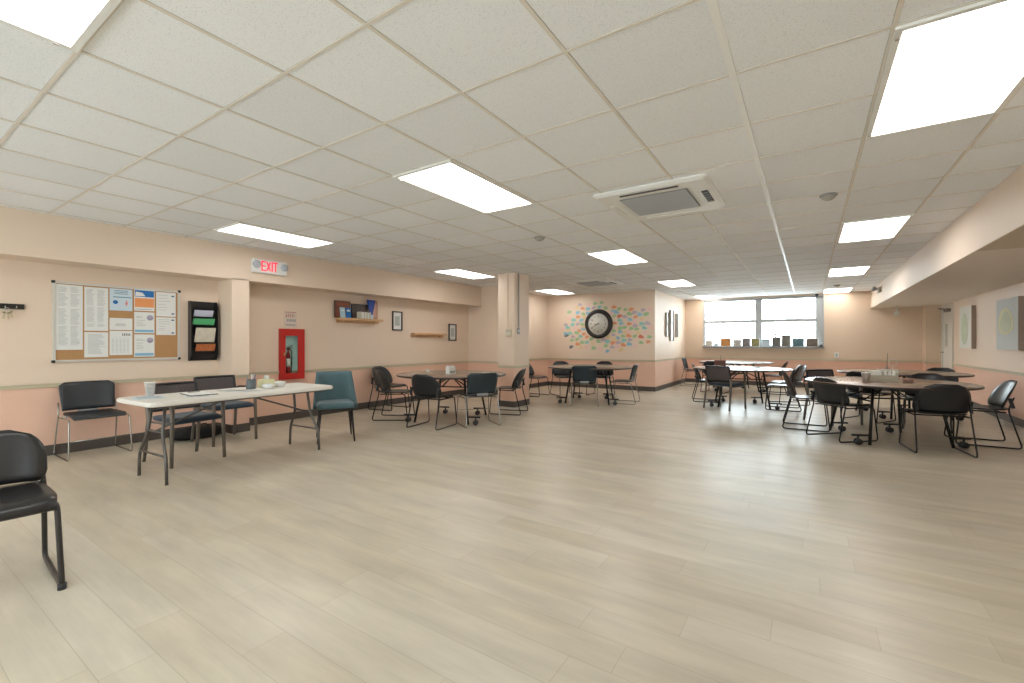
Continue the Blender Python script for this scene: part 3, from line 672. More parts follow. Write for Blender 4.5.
# ------------------------------------------------------------------ clock wall
def text_mesh(name, body, size, m, parent, M4, depth=.002):
    cu = bpy.data.curves.new(name+'_t', 'FONT'); cu.body = body; cu.size = size; cu.extrude = depth; cu.align_x = 'CENTER'; cu.align_y = 'CENTER'
    o = bpy.data.objects.new(name+'_t', cu); C.objects.link(o); bpy.context.view_layer.update()
    dg = bpy.context.evaluated_depsgraph_get(); me = bpy.data.meshes.new_from_object(o.evaluated_get(dg)); bpy.data.objects.remove(o); bpy.data.curves.remove(cu)
    me.transform(M4); me.materials.clear(); me.materials.append(m); me.name = name
    ob = bpy.data.objects.new(name, me); C.objects.link(ob); ob.parent = parent; return ob
t = empty('wall_clock', (-4.765, YC, 1.75)); RX = Matrix.Rotation(PI/2, 3, 'X')
MB().lathe([(.395, 0), (.40, .03), (.375, .06), (.33, .065), (.30, .05), (.27, .045), (.255, .02)], rot=RX, n=56).build('case', M_frameblk, t)
MB().lathe([(.285, .045), (.285, .056), (.272, .056), (.272, .045)], rot=RX, n=56).build('rim', M_alu, t)
MB().lathe([(.262, .03), (.262, .052)], rot=RX, n=56).build('dial', M_canv, t)
RN = 'XII I II III IIII V VI VII VIII IX X XI'.split()
nm = empty('x'); 
for i, s_ in enumerate(('12', '1', '2', '3', '4', '5', '6', '7', '8', '9', '10', '11')):
    a = PI/2-i*PI/6
    text_mesh('numeral', s_, .07, M_frameblk, t, Matrix.Translation((math.cos(a)*.205, -.0535, math.sin(a)*.205)) @ Matrix.Rotation(PI/2, 4, 'X'), .0015)
bpy.data.objects.remove(nm)
def hand(ang, L, wd): 
    d = Vector((math.sin(ang), 0, math.cos(ang))); n_ = Vector((d.z, 0, -d.x)); y = Vector((0, -.060, 0))
    ps = [d*-.04+n_*wd, d*L*.7+n_*wd*.8, d*L, d*L*.7-n_*wd*.8, d*-.04-n_*wd]
    MB().add([p+y for p in ps]+[p+y+Vector((0, -.003, 0)) for p in ps], [(4, 3, 2, 1, 0), (5, 6, 7, 8, 9)]+[(k, (k+1) % 5, 5+(k+1) % 5, 5+k) for k in range(5)]).build('hand', M_frameblk, t)
hand(math.radians(-100), .13, .008); hand(math.radians(-118), .19, .006)
MB().lathe([(.015, .05), (.015, .066)], rot=RX, n=14).build('hub', M_frameblk, t)
tag(t, 'big round wall clock with a wide black case and pale dial', 'clock')
COL = {'g': ('green', (168, 200, 150)), 'o': ('orange', (232, 162, 122)), 'b': ('blue', (152, 196, 214)), 't': ('turquoise', (150, 204, 196)), 'p': ('mauve', (198, 180, 192)), 'k': ('pink', (238, 202, 194)), 'y': ('yellow', (232, 206, 160)), 's': ('slate', (120, 124, 130)), 'r': ('red', (224, 130, 110))}
CUT = """370 90 g,437 80 g,415 125 t,355 135 p,295 145 b,238 140 o,300 100 k,210 103 p,98 180 g,187 185 b,290 190 b,245 200 g,190 230 o,95 245 k,143 262 t,225 265 b,60 312 p,132 312 t,188 305 p,235 310 g,80 342 t,240 355 b,203 375 o,105 403 t,60 405 b,68 425 s,175 398 g,135 438 p,215 435 t,250 410 o,283 440 o,125 475 g,180 465 g,232 498 g,283 497 t,330 462 g,405 487 g,345 512 y,185 515 o,118 545 s,220 552 y,282 548 k,355 557 g,478 137 g,567 127 o,622 145 g,688 153 g,748 150 o,873 157 p,940 150 k,553 170 b,590 180 b,727 197 g,780 185 p,838 203 b,905 200 g,570 220 g,625 222 r,680 228 p,795 230 o,735 258 b,628 265 t,575 295 o,642 300 b,727 303 o,857 302 t,918 297 p,790 322 p,885 345 t,955 340 k,632 350 g,680 340 g,748 352 g,805 357 g,568 377 g,632 387 b,720 385 k,560 418 p,610 450 b,662 432 g,722 427 o,785 432 g,850 438 r,940 440 g,735 472 p,670 477 t,500 490 t,555 503 o,612 498 p,727 515 b,852 500 g,928 490 o,665 525 o,483 533 g,548 548 p,498 588 b,790 540 k,605 540 k,455 470 p,510 440 y,580 470 y,270 330 y,160 350 k,90 370 y,420 565 k,820 400 y,890 390 k,690 395 y,780 280 k,530 200 k,180 130 y,30 360 k,270 240 y,640 575 y,860 250 y""".replace('\n', '').split(',')
def to_clock(cx_, cy_):
    u = 560+cx_/10.505; v = 295+cy_/10.505; c_, s_ = math.cos(YAW), math.sin(YAW); r_ = (u-512)/FPX; d = YC/(c_+r_*s_)
    return d*(-s_+r_*c_), CAM_H-d*(v-342.3)/FPX
cm = {k_: mat('paper_'+v_[0], v_[1], .75) for k_, v_ in COL.items()}
def cutmesh(k_):
    rn = random.Random(ord(k_)); pts = []
    for i in range(14):
        a = 2*PI*i/14; e = 1+.14*math.cos(3*a+rn.random()); pts.append((.072*math.cos(a)*e, .046*math.sin(a)*e))
    return pts
protos = {}
items = []
for c_ in CUT:
    a, b, k_ = c_.split(); X, Z = to_clock(float(a), float(b)); items.append((X, Z, k_))
def zone(X, Z):
    if X < -5.16: return 'left of the clock'
    if X > -4.36: return 'right of the clock'
    return 'above the clock' if Z > 1.75 else 'below the clock'
from collections import defaultdict
zn = defaultdict(list)
for it in items: zn[(it[2], zone(it[0], it[1]))].append(it)
ORD = ['first', 'second', 'third', 'fourth', 'fifth', 'sixth', 'seventh', 'eighth', 'ninth', 'tenth', 'eleventh', 'twelfth', 'thirteenth', 'fourteenth', 'fifteenth', 'sixteenth']
for (k_, z_), L in zn.items():
    L.sort()
    for i, (X, Z, _) in enumerate(L):
        if k_ not in protos:
            protos[k_] = MB().prism(cutmesh(k_), lambda a, b, h: (a, -.001-h, b), .002).build('paper_cutout', cm[k_]); o = protos[k_]
        else: o = protos[k_].copy(); C.objects.link(o)
        o.location = (X, YC, Z); o.rotation_euler = (0, random.uniform(-.35, .35), 0); s_ = random.uniform(.85, 1.1); o.scale = (s_, 1, s_)
        if abs(math.hypot(X+4.765, Z-1.75)) < .44: 
            q = Vector((X+4.765, Z-1.75)).normalized()*.46; o.location = (-4.765+q.x, YC, 1.75+q.y)
        lb = ('%s cutout %s' % (COL[k_][0], z_)) + (', the only one of that colour there' if len(L) == 1 else ', %s from the left of the %s ones there' % (ORD[i], COL[k_][0]))
        tag(o, lb, 'paper cutout', 'coloured paper cutouts around the clock')
# mirrored strips on the return wall
for (y, z0, z1, wd, lb) in ((12.56, 1.41, 2.05, .17, 'left short strip of the metal wall decor'), (13.06, 1.30, 2.14, .30, 'tall middle strip of the metal wall decor'), (13.64, 1.41, 2.08, .15, 'right short strip of the metal wall decor')):
    t = empty('wall_decoration', (-3.25, y, z0)); MB().bx(0, .035, -wd/2, wd/2, 0, z1-z0).build('strip', M_tile, t)
    for sy in (-1, 1): MB().bx(.0, .05, sy*wd/2-.012, sy*wd/2+.012, -.01, z1-z0+.01).build('edge', M_gap, t)
    tag(t, lb+' on the wall left of the window', 'wall decoration')
# outlet
t = empty('wall_outlet', (.625, YW, .85)); MB().box((0, -.005, .06), (.09, .01, .13), bev=.003).build('cover_plate', M_white, t)
o_ = MB()
for z in (.035, .085): o_.box((0, -.011, z), (.035, .004, .03))
o_.build('socket', M_grey, t); tag(t, 'small white wall outlet right of the window', 'outlet')
# things on the window sill
def sillbox(x0, x1, h, m, m2, lb, cat='box', name='storage_box'):
    t = empty(name, ((x0+x1)/2, YW-.07, WZ0)); w_ = (x1-x0)/2
    if name == 'picture_frame':
        MB().box((0, 0, h/2), (2*w_, .02, h), rx=-.08).build('frame', m, t); MB().box((0, -.012, h/2), (2*w_-.03, .006, h-.03), rx=-.08).build('picture', m2, t)
    else:
        MB().box((0, 0, h*.4), (2*w_, .11, h*.8), bev=.008).build('body', m, t); MB().box((0, 0, h*.87), (2*w_+.006, .115, h*.2), bev=.006).build('lid', m2, t)
    return tag(t, lb, cat)
pm = lambda n, c_: mat(n, c_, .6, noise=.6, nscale=18)
sillbox(-2.63, -2.45, .20, pm('pale_mix', (206, 200, 190)), M_white, 'pale box at the far left end of the window sill')
sillbox(-2.40, -2.27, .12, M_pale, M_paper, 'low pale blue box left of the orange picture on the sill')
sillbox(-2.22, -1.94, .25, M_paper, pm('sill_orange', (190, 130, 70)), 'orange and brown picture leaning on the left window sill', 'picture', 'picture_frame')
sillbox(-1.86, -1.66, .22, pm('sill_white', (196, 190, 184)), M_paper, 'small light box right of the orange picture on the sill')
sillbox(-1.63, -1.42, .25, M_grey, pm('sill_grey_pic', (128, 120, 118)), 'grey picture on the sill just left of the window mullion', 'picture', 'picture_frame')
sillbox(-1.40, -1.18, .25, M_paper, pm('sill_green_pic', (150, 144, 96)), 'yellow green picture on the sill before the window mullion', 'picture', 'picture_frame')
sillbox(-1.12, -.92, .22, M_pale, pm('sill_blue', (176, 196, 206)), 'light blue box on the sill just right of the mullion')
sillbox(-.87, -.66, .28, M_grey, pm('sill_dark', (110, 108, 104)), 'dark grey picture below the white ornament on the window sill', 'picture', 'picture_frame')
sillbox(-.64, -.42, .34, M_paper, pm('sill_dark2', (126, 122, 112)), 'tallest grey picture in the right half of the window sill', 'picture', 'picture_frame')
sillbox(-.38, -.10, .24, M_paper, pm('sill_teal', (100, 130, 136)), 'blue green landscape picture on the right window sill', 'picture', 'picture_frame')
sillbox(-.06, .22, .24, M_paper, pm('sill_brown', (116, 104, 92)), 'brown landscape picture at the right end of the window sill', 'picture', 'picture_frame')
t = empty('figurine', (-.78, YW-.03, WZ0)); MB().lathe([(.03, 0), (.022, .05), (.02, .3), (.035, .36), (.02, .42), (.001, .43)]).build('body', M_white, t); MB().tube([(0, 0, .36), (.09, 0, .44)], .01).build('arm', M_white, t)
tag(t, 'thin white ornament standing up behind the grey pictures on the sill', 'ornament')
# pictures on the right wall
def canvas(y0, y1, z0, z1, base, kind, lb, th=.06):
    t = empty('canvas_picture', (XR, (y0+y1)/2, z0)); h = (y1-y0)/2; H = z1-z0
    MB().bx(-th, -.002, -h, h, 0, H).build('stretcher_frame', M_brownside, t); MB().bx(-th-.006, -th, -h, h, 0, H).build('canvas_face', base, t)
    pts = []
    for i in range(20):
        a = 2*PI*i/20
        if kind == 'leaf': pts.append((h*.12+h*.58*math.cos(a)*(1-.2*math.sin(a)), H*.47+H*.38*math.sin(a)))
        else: pts.append((h*.1+h*.72*math.cos(a), H*.46+(H*.36 if math.sin(a) > 0 else H*.16)*math.sin(a)))
    MB().prism(pts, lambda a, b, hh: (-th-.006-hh, a, b), .003).build('painted_shape', M_leafg if kind == 'leaf' else M_yellow, t)
    if kind != 'leaf':
        p2 = [(a*.7+h*.0, b*.8+H*.10) for a, b in pts]; MB().prism(p2, lambda a, b, hh: (-th-.009-hh, a, b), .002).build('inner_shape', M_leafg, t)
    tag(t, lb, 'picture')
canvas(11.87, 12.65, 1.13, 1.95, M_canv, 'leaf', 'white canvas with a pale green leaf shape on the right wall')
canvas(9.60, 10.50, 1.135, 1.93, M_skyblue, 'dome', 'larger grey blue canvas with a pale yellow dome shape on the right wall')

# ------------------------------------------------------------------ chairs
def sled_frame(mb_, y, r, top=(-.215, .60), foot=-.30, ff=.27, sx=.22, sz=.425):
    mb_.tube(fillet([(top[0], y*.97, top[1]), (-.185, y, .45), (foot, y*1.06, r), (ff, y*1.06, r), (sx+.005, y, sz), (-.17, y*.97, sz-.005)], .045, 4), r, 8)
def backrest(W, z0, z1, x0, x1, k, t0, curve, th, ns=14, nt=10, bottom=.0, flare=0.):
    def P(s, t):
        if t > t0: hw = W*(1-k+k*math.sqrt(max(0, 1-((t-t0)/(1-t0))**2)))
        elif bottom and t < bottom: hw = W*(1-.12*(1-t/bottom)**2)
        else: hw = W
        hw *= 1+flare*(t-.5)
        y = s*hw
        return (x0+(x1-x0)*t+curve*y*y, y, z0+(z1-z0)*t)
    return MB().sheet(P, th, ns, nt)
def seat(W, xa, xb, z, th, dish=.015, ns=12, nt=10, mbb=None, drop=.03):
    def P(s, t):
        x = xa+(xb-xa)*t; hw = W*(1-.10*(abs(2*t-1))**4 - .06*(1-t))
        y = s*hw; zz = z-dish*(1-s*s)*(1-(2*t-1)**2)
        if t > .82: zz -= drop*((t-.82)/.18)**2
        if t < .12: zz += .012*((.12-t)/.12)
        return (x, y, zz)
    return (mbb or MB()).sheet(P, th, ns, nt)
def chair_round(shell=M_shell, rod=M_rod, name='stacking_chair', zt=.79):
    t = empty(name)
    backrest(.25, .462, zt, -.19, -.31, .62, .30, 1.15, .016, bottom=.2).build('backrest', shell, t)
    seat(.235, -.215, .245, .45, .018).build('seat', shell, t)
    for sy in (-1, 1):
        m_ = MB(); sled_frame(m_, sy*.238, .0085, top=(-.235, .60)); m_.build('side_frame', rod, t)
        MB().box((-.215, sy*.228, .53), (.035, .022, .12), ry=.25, bev=.006).build('bracket', shell, t)
    m_ = MB(); m_.tube([(-.12, -.23, .42), (-.12, .23, .42)], .008); m_.tube([(.14, -.23, .42), (.14, .23, .42)], .008); m_.build('cross_rod', rod, t)
    return t
def chair_square(shell, rod, name='stacking_chair'):
    t = empty(name)
    backrest(.235, .49, .80, -.205, -.285, .22, .82, .9, .016, flare=.08).build('backrest', shell, t)
    seat(.24, -.20, .245, .455, .02).build('seat', shell, t)
    MB().box((-.212, 0, .478), (.014, .17, .04), bev=.006).build('hand_grip', M_grey, t)
    for sy in (-1, 1):
        m_ = MB(); sled_frame(m_, sy*.25, .007, top=(-.225, .58), foot=-.29); m_.build('side_frame', rod, t)
    m_ = MB(); m_.tube([(-.1, -.24, .43), (-.1, .24, .43)], .007); m_.tube([(.235, -.25, .20), (.235, .25, .20)], .005); m_.build('cross_rod', rod, t)
    return t
def chair_vinyl():
    t = empty('vinyl_chair')
    backrest(.245, .48, .765, -.20, -.265, .55, .45, .95, .036, bottom=.2).build('backrest', M_vinyl, t)
    seat(.25, -.20, .265, .455, .042, dish=.02, drop=.045).build('seat', M_vinyl, t)
    for sy in (-1, 1):
        m_ = MB(); sled_frame(m_, sy*.235, .0125, top=(-.225, .56), foot=-.27, ff=.27, sx=.235, sz=.42); m_.build('side_frame', mat('bronze_rod', (58, 54, 52), .35, metal=.4), t)
        MB().lathe([(.018, 0), (.018, .03)], c=(.27, sy*.249, 0), n=12).build('floor_glide', M_black, t)
    m_ = MB(); m_.tube([(-.17, -.235, .41), (-.17, .235, .41)], .011); m_.tube([(.15, -.235, .41), (.15, .235, .41)], .011); m_.build('cross_rod', M_rod, t)
    return t
def chair_mesh():
    t = empty('mesh_back_chair')
    # seat cushion
    seat(.25, -.22, .26, .455, .06, dish=.006, drop=.02).build('seat', M_seatnavy, t)
    def P(s, t_):
        y = s*(.235+.0*t_); return (-.235-.06*t_+.55*y*y, y, .53+.27*t_)
    MB().sheet(P, .006, 12, 8).build('mesh_back', M_mesh, t)
    per = [P(-1+2*i/12, 1) for i in range(13)]+[P(1, 1-j/8) for j in range(1, 9)]+[P(1-2*i/12, 0) for i in range(1, 13)]+[P(-1, j/8) for j in range(1, 8)]
    MB().tube(per, .014, 8, closed=True).build('back_frame', M_black, t)
    for sy in (-1, 1):
        y = sy*.245
        MB().tube([(.235, y, .665), (.24, y, .45), (.245, y*1.04, 0)], .023, 8, r2=.017).build('leg', M_leggrey, t)
        MB().tube([(-.235, y, .58), (-.22, y, .44), (-.29, y*1.04, 0)], .023, 8, r2=.017).build('leg', M_leggrey, t)
        MB().tube(fillet([(.235, y, .655), (.2, y, .672), (-.15, y, .665), (-.245, y*.98, .63)], .04), .012, 8).build('armrest', M_black, t)
        MB().tube([(.24, y, .425), (-.22, y, .425)], .011, 8).build('seat_rail', M_leggrey, t)
    return t
def chair_teal():
    t = empty('upholstered_chair')
    def P(s, t_):
        # wraps around the seat: sides come forward low down
        a = s*1.15; fw = (1-t_)**1.3*.26+.05
        hw = .262-.046*t_
        y = hw*math.sin(a)/math.sin(1.15)
        x = -.20-.09*t_+fw*(abs(s)**3)
        z0_ = .40+0*t_; top = .86-.44*max(0, abs(s)-.72)/.28*(0)
        return (x, y, z0_+(top-z0_)*t_)
    MB().sheet(P, .045, 20, 10).build('backrest', M_teal, t)
    seat(.235, -.21, .245, .455, .075, dish=0, drop=.02).build('seat', M_teal, t)
    MB().box((0, 0, .405), (.42, .43, .05), bev=.02).build('seat_base', M_dwood, t)
    for sx, sy in ((1, 1), (1, -1), (-1, 1), (-1, -1)):
        MB().tube([(sx*.18, sy*.18, .41), (sx*.235-.0, sy*.215, 0)], .019, 10, r2=.010).build('leg', M_dwood, t)
    return t
p_round = chair_round(); p_tall = chair_round(mat('brown_black_shell', (44, 34, 32), .34), M_rod, zt=.84); p_sqb = chair_square(mat('charcoal_shell', (44, 48, 52), .36, noise=.08), M_chrome); p_sq = chair_square(M_navy, M_chrome); p_vin = chair_vinyl(); p_mesh = chair_mesh(); p_teal = chair_teal()
place(p_vin, -3.442, .412, -4, 'large black vinyl chair cut off by the left edge of the photo', 'chair')
place(p_sqb, -6.70, 1.62, 0, 'slate grey chair with chrome sled legs against the wall under the cork board', 'chair')
place(p_mesh, -5.54, 2.08, 6, 'mesh back chair with navy seat pushed behind the left half of the white table', 'chair')
place(p_mesh, -6.20, 2.76, 2, 'mesh back chair with blue seat by the wall corner behind the white table', 'chair')
place(p_teal, -5.10, 3.58, -32, 'teal upholstered chair with tapered dark legs at the right end of the white table', 'chair')
G1 = 'black sled base chairs'
for (x, y, a, lb) in [
    (-6.60, 5.80, 8, 'rear black chair of the overlapping pair, against the left wall'),
    (-5.69, 5.11, 33, 'front black chair of the overlapping pair left of the table by the shelves'),
    (-4.68, 4.94, 99, 'black chair with rounded back to us at the table by the shelves'),
    (-4.45, 6.62, 197, 'black chair seen side on just in front of the column base'),
    (-4.84, 9.62, -38, 'black chair facing us at the left of the table under the clock'),
    (-4.12, 10.05, -88, 'black chair on the far side of the table under the clock'),
    (-5.38, 9.10, 2, 'black chair half hidden behind the column, its seat and legs showing'),
    (-1.80, 10.28, 14, 'dark chair seen side on at the left end of the white topped table'),
    (-.35, 10.72, 205, 'dark chair behind the tall backed one at the white topped table'),
    (-.72, 12.7, 178, 'small dark chair at the right end of the farthest table below the window'),
    (-1.95, 12.2, 80, 'small dark chair on the near side of the farthest table below the window'),
    (.36, 7.27, 43, 'black chair, rounded back to us, left front of the big brown table'),
    (1.22, 7.02, 98, 'black chair, wide back to us, right front of the big brown table'),
    (1.77, 7.86, 181, 'black chair facing left beside the right wall at the big brown table'),
    (1.42, 8.68, -100, 'black chair between the big brown table and the rear brown table'),
    (.80, 9.20, 60, 'small dark chair seen beyond the cup and box on the big brown table'),
    (1.90, 10.80, -110, 'far black chair behind the rear brown table near the door')]:
    place(p_round, x, y, a, lb, 'chair', G1)
place(p_tall, -.42, 9.80, 184, 'tall backed dark chair seen side on at the right end of the white topped table', 'chair')
place(p_tall, -.03, 7.86, 2, 'tall backed dark chair seen side on at the left end of the big brown table', 'chair')
for (x, y, a, lb) in [
    (-4.20, 5.42, 146, 'square backed slate chair at the right front of the table by the shelves'),
    (-3.72, 8.25, 114, 'slate chair with square back towards us at the table under the clock'),
    (-3.20, 9.05, 188, 'chrome legged slate chair facing left at the table under the clock'),
    (-2.80, 13.7, 0, 'far grey chair beside the wall at the left of the farthest table')]:
    place(p_sq, x, y, a, lb, 'chair')
place(p_mesh, -1.32, 9.33, 67, 'mesh back chair with its back to us at the white topped table by the window', 'chair')
place(p_mesh, .32, 8.60, -48, 'mesh back chair behind the left end of the big brown table', 'chair')

# ------------------------------------------------------------------ round folding tables
def round_table(top, name='round_folding_table'):
    t = empty(name); R = .885
    n = 64
    MB().lathe([(R-.006, .712), (R, .718), (R, .733), (R-.004, .738)], n=n).build('edge_band', M_edge, t)
    MB().lathe([(R-.004, .716), (R-.004, .7385), (R-.012, .741)], n=n).build('tabletop', top, t)
    fr = MB(); A = math.radians(20); ca, sa = math.cos(A), math.sin(A)
    def q(a, b, z): return (a*ca-b*sa, a*sa+b*ca, z)
    fr.tube([q(-.5, -.22, .695), q(.5, -.22, .695)], .014); fr.tube([q(-.5, .22, .695), q(.5, .22, .695)], .014)
    fr.tube([q(-.3, -.45, .695), q(-.3, .45, .695)], .014); fr.tube([q(.3, -.45, .695), q(.3, .45, .695)], .014)
    fr.build('top_frame', M_rod, t)
    for sx in (-1, 1):
        for sy in (-1, 1):
            MB().tube([q(sx*.34, sy*.35, .69), q(sx*.44, sy*.47, .0)], .017, 8).build('leg', M_rod, t)
            dr = sx*(1 if sy < 0 else -1); cst = MB(); cst.tube([q(sx*.425, sy*.45, .115), q(sx*.425+dr*.20, sy*.45, .115)], .013, 8)
            for k_ in (-1, 1):
                cst.lathe([(.012, -.012), (.036, -.012), (.038, 0), (.036, .012), (.012, .012)], c=q(sx*.425+dr*.13, sy*.45+k_*.022, .038), rot=Matrix.Rotation(A, 3, 'Z') @ Matrix.Rotation(PI/2, 3, 'X'), n=16)
            cst.tube([q(sx*.425+dr*.13, sy*.45, .115), q(sx*.425+dr*.13, sy*.45, .04)], .012); cst.build('caster_arm', M_black, t)
    br = MB(); br.tube([q(-.17, 0, .52), q(0, 0, .69)], .010); br.tube([q(.17, 0, .52), q(0, 0, .69)], .010); br.tube([q(-.36, 0, .52), q(.36, 0, .52)], .010)
    br.tube([q(-.36, -.38, .52), q(-.36, .38, .52)], .010); br.tube([q(.36, -.38, .52), q(.36, .38, .52)], .010)
    for sx in (-1, 1): br.tube([q(sx*.36, -.2, .52), q(sx*.05, -.05, .68)], .009); br.tube([q(sx*.36, .2, .52), q(sx*.05, .05, .68)], .009)
    br.build('brace', M_rod, t)
    return t
ptb = round_table(M_lam); ptw = round_table(M_lamw)
TG = 'tables'
place(ptb, -4.88, 5.60, 0, 'brown round folding table below the wall shelves, left of the column', 'table')
place(ptb, -3.87, 8.86, -4, 'brown round folding table under the clock', 'table')
place(ptb, .84, 7.55, 3, 'big near brown round folding table on the right with cup and box on it', 'table')
place(ptb, 1.32, 10.1, 5, 'brown round folding table behind the big near one on the right', 'table')
place(ptw, -1.12, 9.96, -8, 'white topped round folding table in front of the window', 'table')
place(ptw, -1.61, 13.08, 0, 'farthest pale round table directly below the window', 'table')

# ------------------------------------------------------------------ white folding table
t = empty('folding_table', (-5.00, 2.355, 0), math.radians(2.5)); L, Wd = .915, .37
def rr(h, l, r_, n_=5): return [(sx*(h-r_)+r_*math.cos(a0+k_*PI/2/(n_-1)), sy*(l-r_)+r_*math.sin(a0+k_*PI/2/(n_-1))) for (sx, sy, a0) in ((1, 1, 0), (-1, 1, PI/2), (-1, -1, PI), (1, -1, 1.5*PI)) for k_ in range(n_)]
m_ = MB(); Rr = [(rr(Wd-.012, L-.012, .07), .698), (rr(Wd, L, .08), .706), (rr(Wd, L, .08), .730), (rr(Wd-.008, L-.008, .075), .74)]
vs = [(a, b, z) for ring_, z in Rr for a, b in ring_]; n = 20; fs = []
for i in range(3):
    for k_ in range(n): fs.append((i*n+k_, i*n+(k_+1) % n, (i+1)*n+(k_+1) % n, (i+1)*n+k_))
fs += [tuple(reversed(range(n))), tuple(range(3*n, 4*n))]
m_.add(vs, fs); m_.build('tabletop', M_tableplas, t)
for sy in (-1, 1):
    y = sy*.735
    for sx in (-1, 1):
        MB().tube(fillet([(sx*.13, y-sy*.03, .70), (sx*.145, y, .42), (sx*.27, y+sy*.02, .22), (sx*.28, y+sy*.02, 0)], .06, 5), .014, 8).build('leg', M_tleg, t)
    b_ = MB(); b_.tube([(-.25, y+sy*.02, .24), (.25, y+sy*.02, .24)], .010); b_.tube([(-.14, y, .44), (.14, y, .44)], .010); b_.tube([(-.30, y-sy*.03, .69), (.30, y-sy*.03, .69)], .014); b_.build('cross_bar', M_tleg, t)
    MB().tube([(0, y, .44), (0, sy*.10, .68)], .009).build('brace', M_tleg, t)
r_ = MB(); r_.tube([(-.3, -.83, .693), (-.3, .83, .693)], .012); r_.tube([(.3, -.83, .693), (.3, .83, .693)], .012); r_.build('side_rail', M_tleg, t)
tag(t, 'long white plastic folding table with grey tube legs on the left', 'folding table')
TZ = .7405
# things on it
def cup(name, x, y, r0, r1, h, m, lb, cat, z=TZ, inner=True):
    t = empty(name, (x, y, z)); MB().lathe([(r0, 0), (r1, h), (r1-.004, h), (r0-.004, .006)], n=20).build('body', m, t); return tag(t, lb, cat)
t = cup('clear_cup', -5.21, 1.66, .032, .043, .13, M_clear, 'clear plastic cup standing at the left end of the white table', 'cup')
MB().lathe([(.0435, .124), (.046, .128), (.0435, .132)], n=20).build('rim', M_white, t)
def paper(x, y, a, lb, m=M_paper, w_=.216, l_=.28, th=.001, z=TZ, lines=True, cat='paper', name='paper_sheet'):
    t = empty(name, (x, y, z), math.radians(a)); MB().box((0, 0, th/2), (w_, l_, th)).build('sheet', m, t)
    if lines:
        p = MB()
        for i in range(14): p.box((-.0, -l_*.42+i*l_*.062, th+.0004), (w_*.8, .004, .0006))
        p.build('print', M_ink, t)
    tag(t, lb, cat)
paper(-5.06, 1.60, 80, 'printed sheet beside the clear cup on the white table', M_pale)
paper(-4.86, 1.92, 70, 'loose white sheet in front of the clipboard on the white table')
paper(-5.10, 2.30, 95, 'white sheet on the middle of the white table')
paper(-4.93, 2.42, 86, 'white sheet overlapping the front middle of the white table')
t = empty('clipboard', (-4.98, 1.98, TZ+.002), math.radians(85)); MB().box((0, 0, .003), (.23, .32, .006), bev=.002).build('board', M_dgrey, t); MB().box((0, 0, .0065), (.21, .28, .0015)).build('paper', M_paper, t); MB().box((0, .145, .011), (.1, .025, .012), bev=.003).build('clip', M_chrome, t)
tag(t, 'dark clipboard holding white paper on the white table', 'clipboard')
t = empty('pen_cup', (-5.10, 2.53, TZ)); MB().lathe([(.045, 0), (.048, .004), (.048, .105), (.044, .105), (.042, .006)], n=20).build('holder', mat('smoky_grey', (96, 104, 108), .3), t)
for i, (dx, dy, m) in enumerate(((.015, 0, M_pale), (-.015, .01, M_paper), (0, -.02, M_grey), (.005, .02, M_pblue))): MB().tube([(dx*.5, dy*.5, .008), (dx*2.2, dy*2.2, .155)], .004, 6).build('pen', m, t)
tag(t, 'smoky grey pen cup on the white table', 'pen cup')
t = empty('tissue_box', (-5.15, 2.72, TZ)); MB().box((0, 0, .045), (.12, .14, .09), bev=.006).build('carton', mat('cream_carton', (226, 222, 180), .6), t); MB().sheet(lambda s, t_: (.02*math.sin(3*s)+.01*t_, s*.035*(1-.3*t_), .085+.05*t_), .002, 8, 4).build('tissue', M_paper, t)
tag(t, 'cream tissue box behind the pen cup on the white table', 'tissue box')
t = empty('plastic_tub', (-4.99, 2.66, TZ)); MB().lathe([(.05, 0), (.065, .045), (.061, .045), (.047, .004)], n=20).build('bowl', M_white, t); MB().lathe([(.02, .006), (.03, .03), (.012, .05), (.001, .052)]).build('contents', M_pale, t)
tag(t, 'white open tub beside the tissue box on the white table', 'tub')
t = empty('plastic_tub', (-5.06, 2.83, TZ)); MB().lathe([(.045, 0), (.058, .05), (.06, .055), (.03, .062), (.001, .063)], n=20).build('bowl', M_paper, t); MB().lathe([(.061, .05), (.062, .056), (.001, .068)], n=20).build('lid', M_white, t)
tag(t, 'white lidded tub, rightmost thing on the white table', 'tub')
# bag on the floor
t = empty('duffel_bag', (-6.62, 2.62, 0), math.radians(85))
def PB(s, t_):
    a = t_*2*PI; e = (1-abs(s)**4*.45); return (s*.30, .11*e*math.cos(a), .085+.085*e*math.sin(a)*(1 if math.sin(a) < 0 else .9))
MB().sheet(PB, .004, 16, 18).lathe([(.05, -.285), (.06, -.29), (.001, -.292)], c=(0, 0, .085), rot=Matrix.Rotation(PI/2, 3, 'Y')).build('body', mat('black_nylon', (24, 24, 26), .6, noise=.3, nscale=30, bump=.6, bscale=30), t)
MB().tube([(-.12, -.03, .15), (-.08, -.08, .19), (.06, -.08, .2), (.12, -.03, .15)], .008, 6).build('handle', M_black, t)
tag(t, 'black bag lying on the floor by the baseboard behind the white table', 'bag')
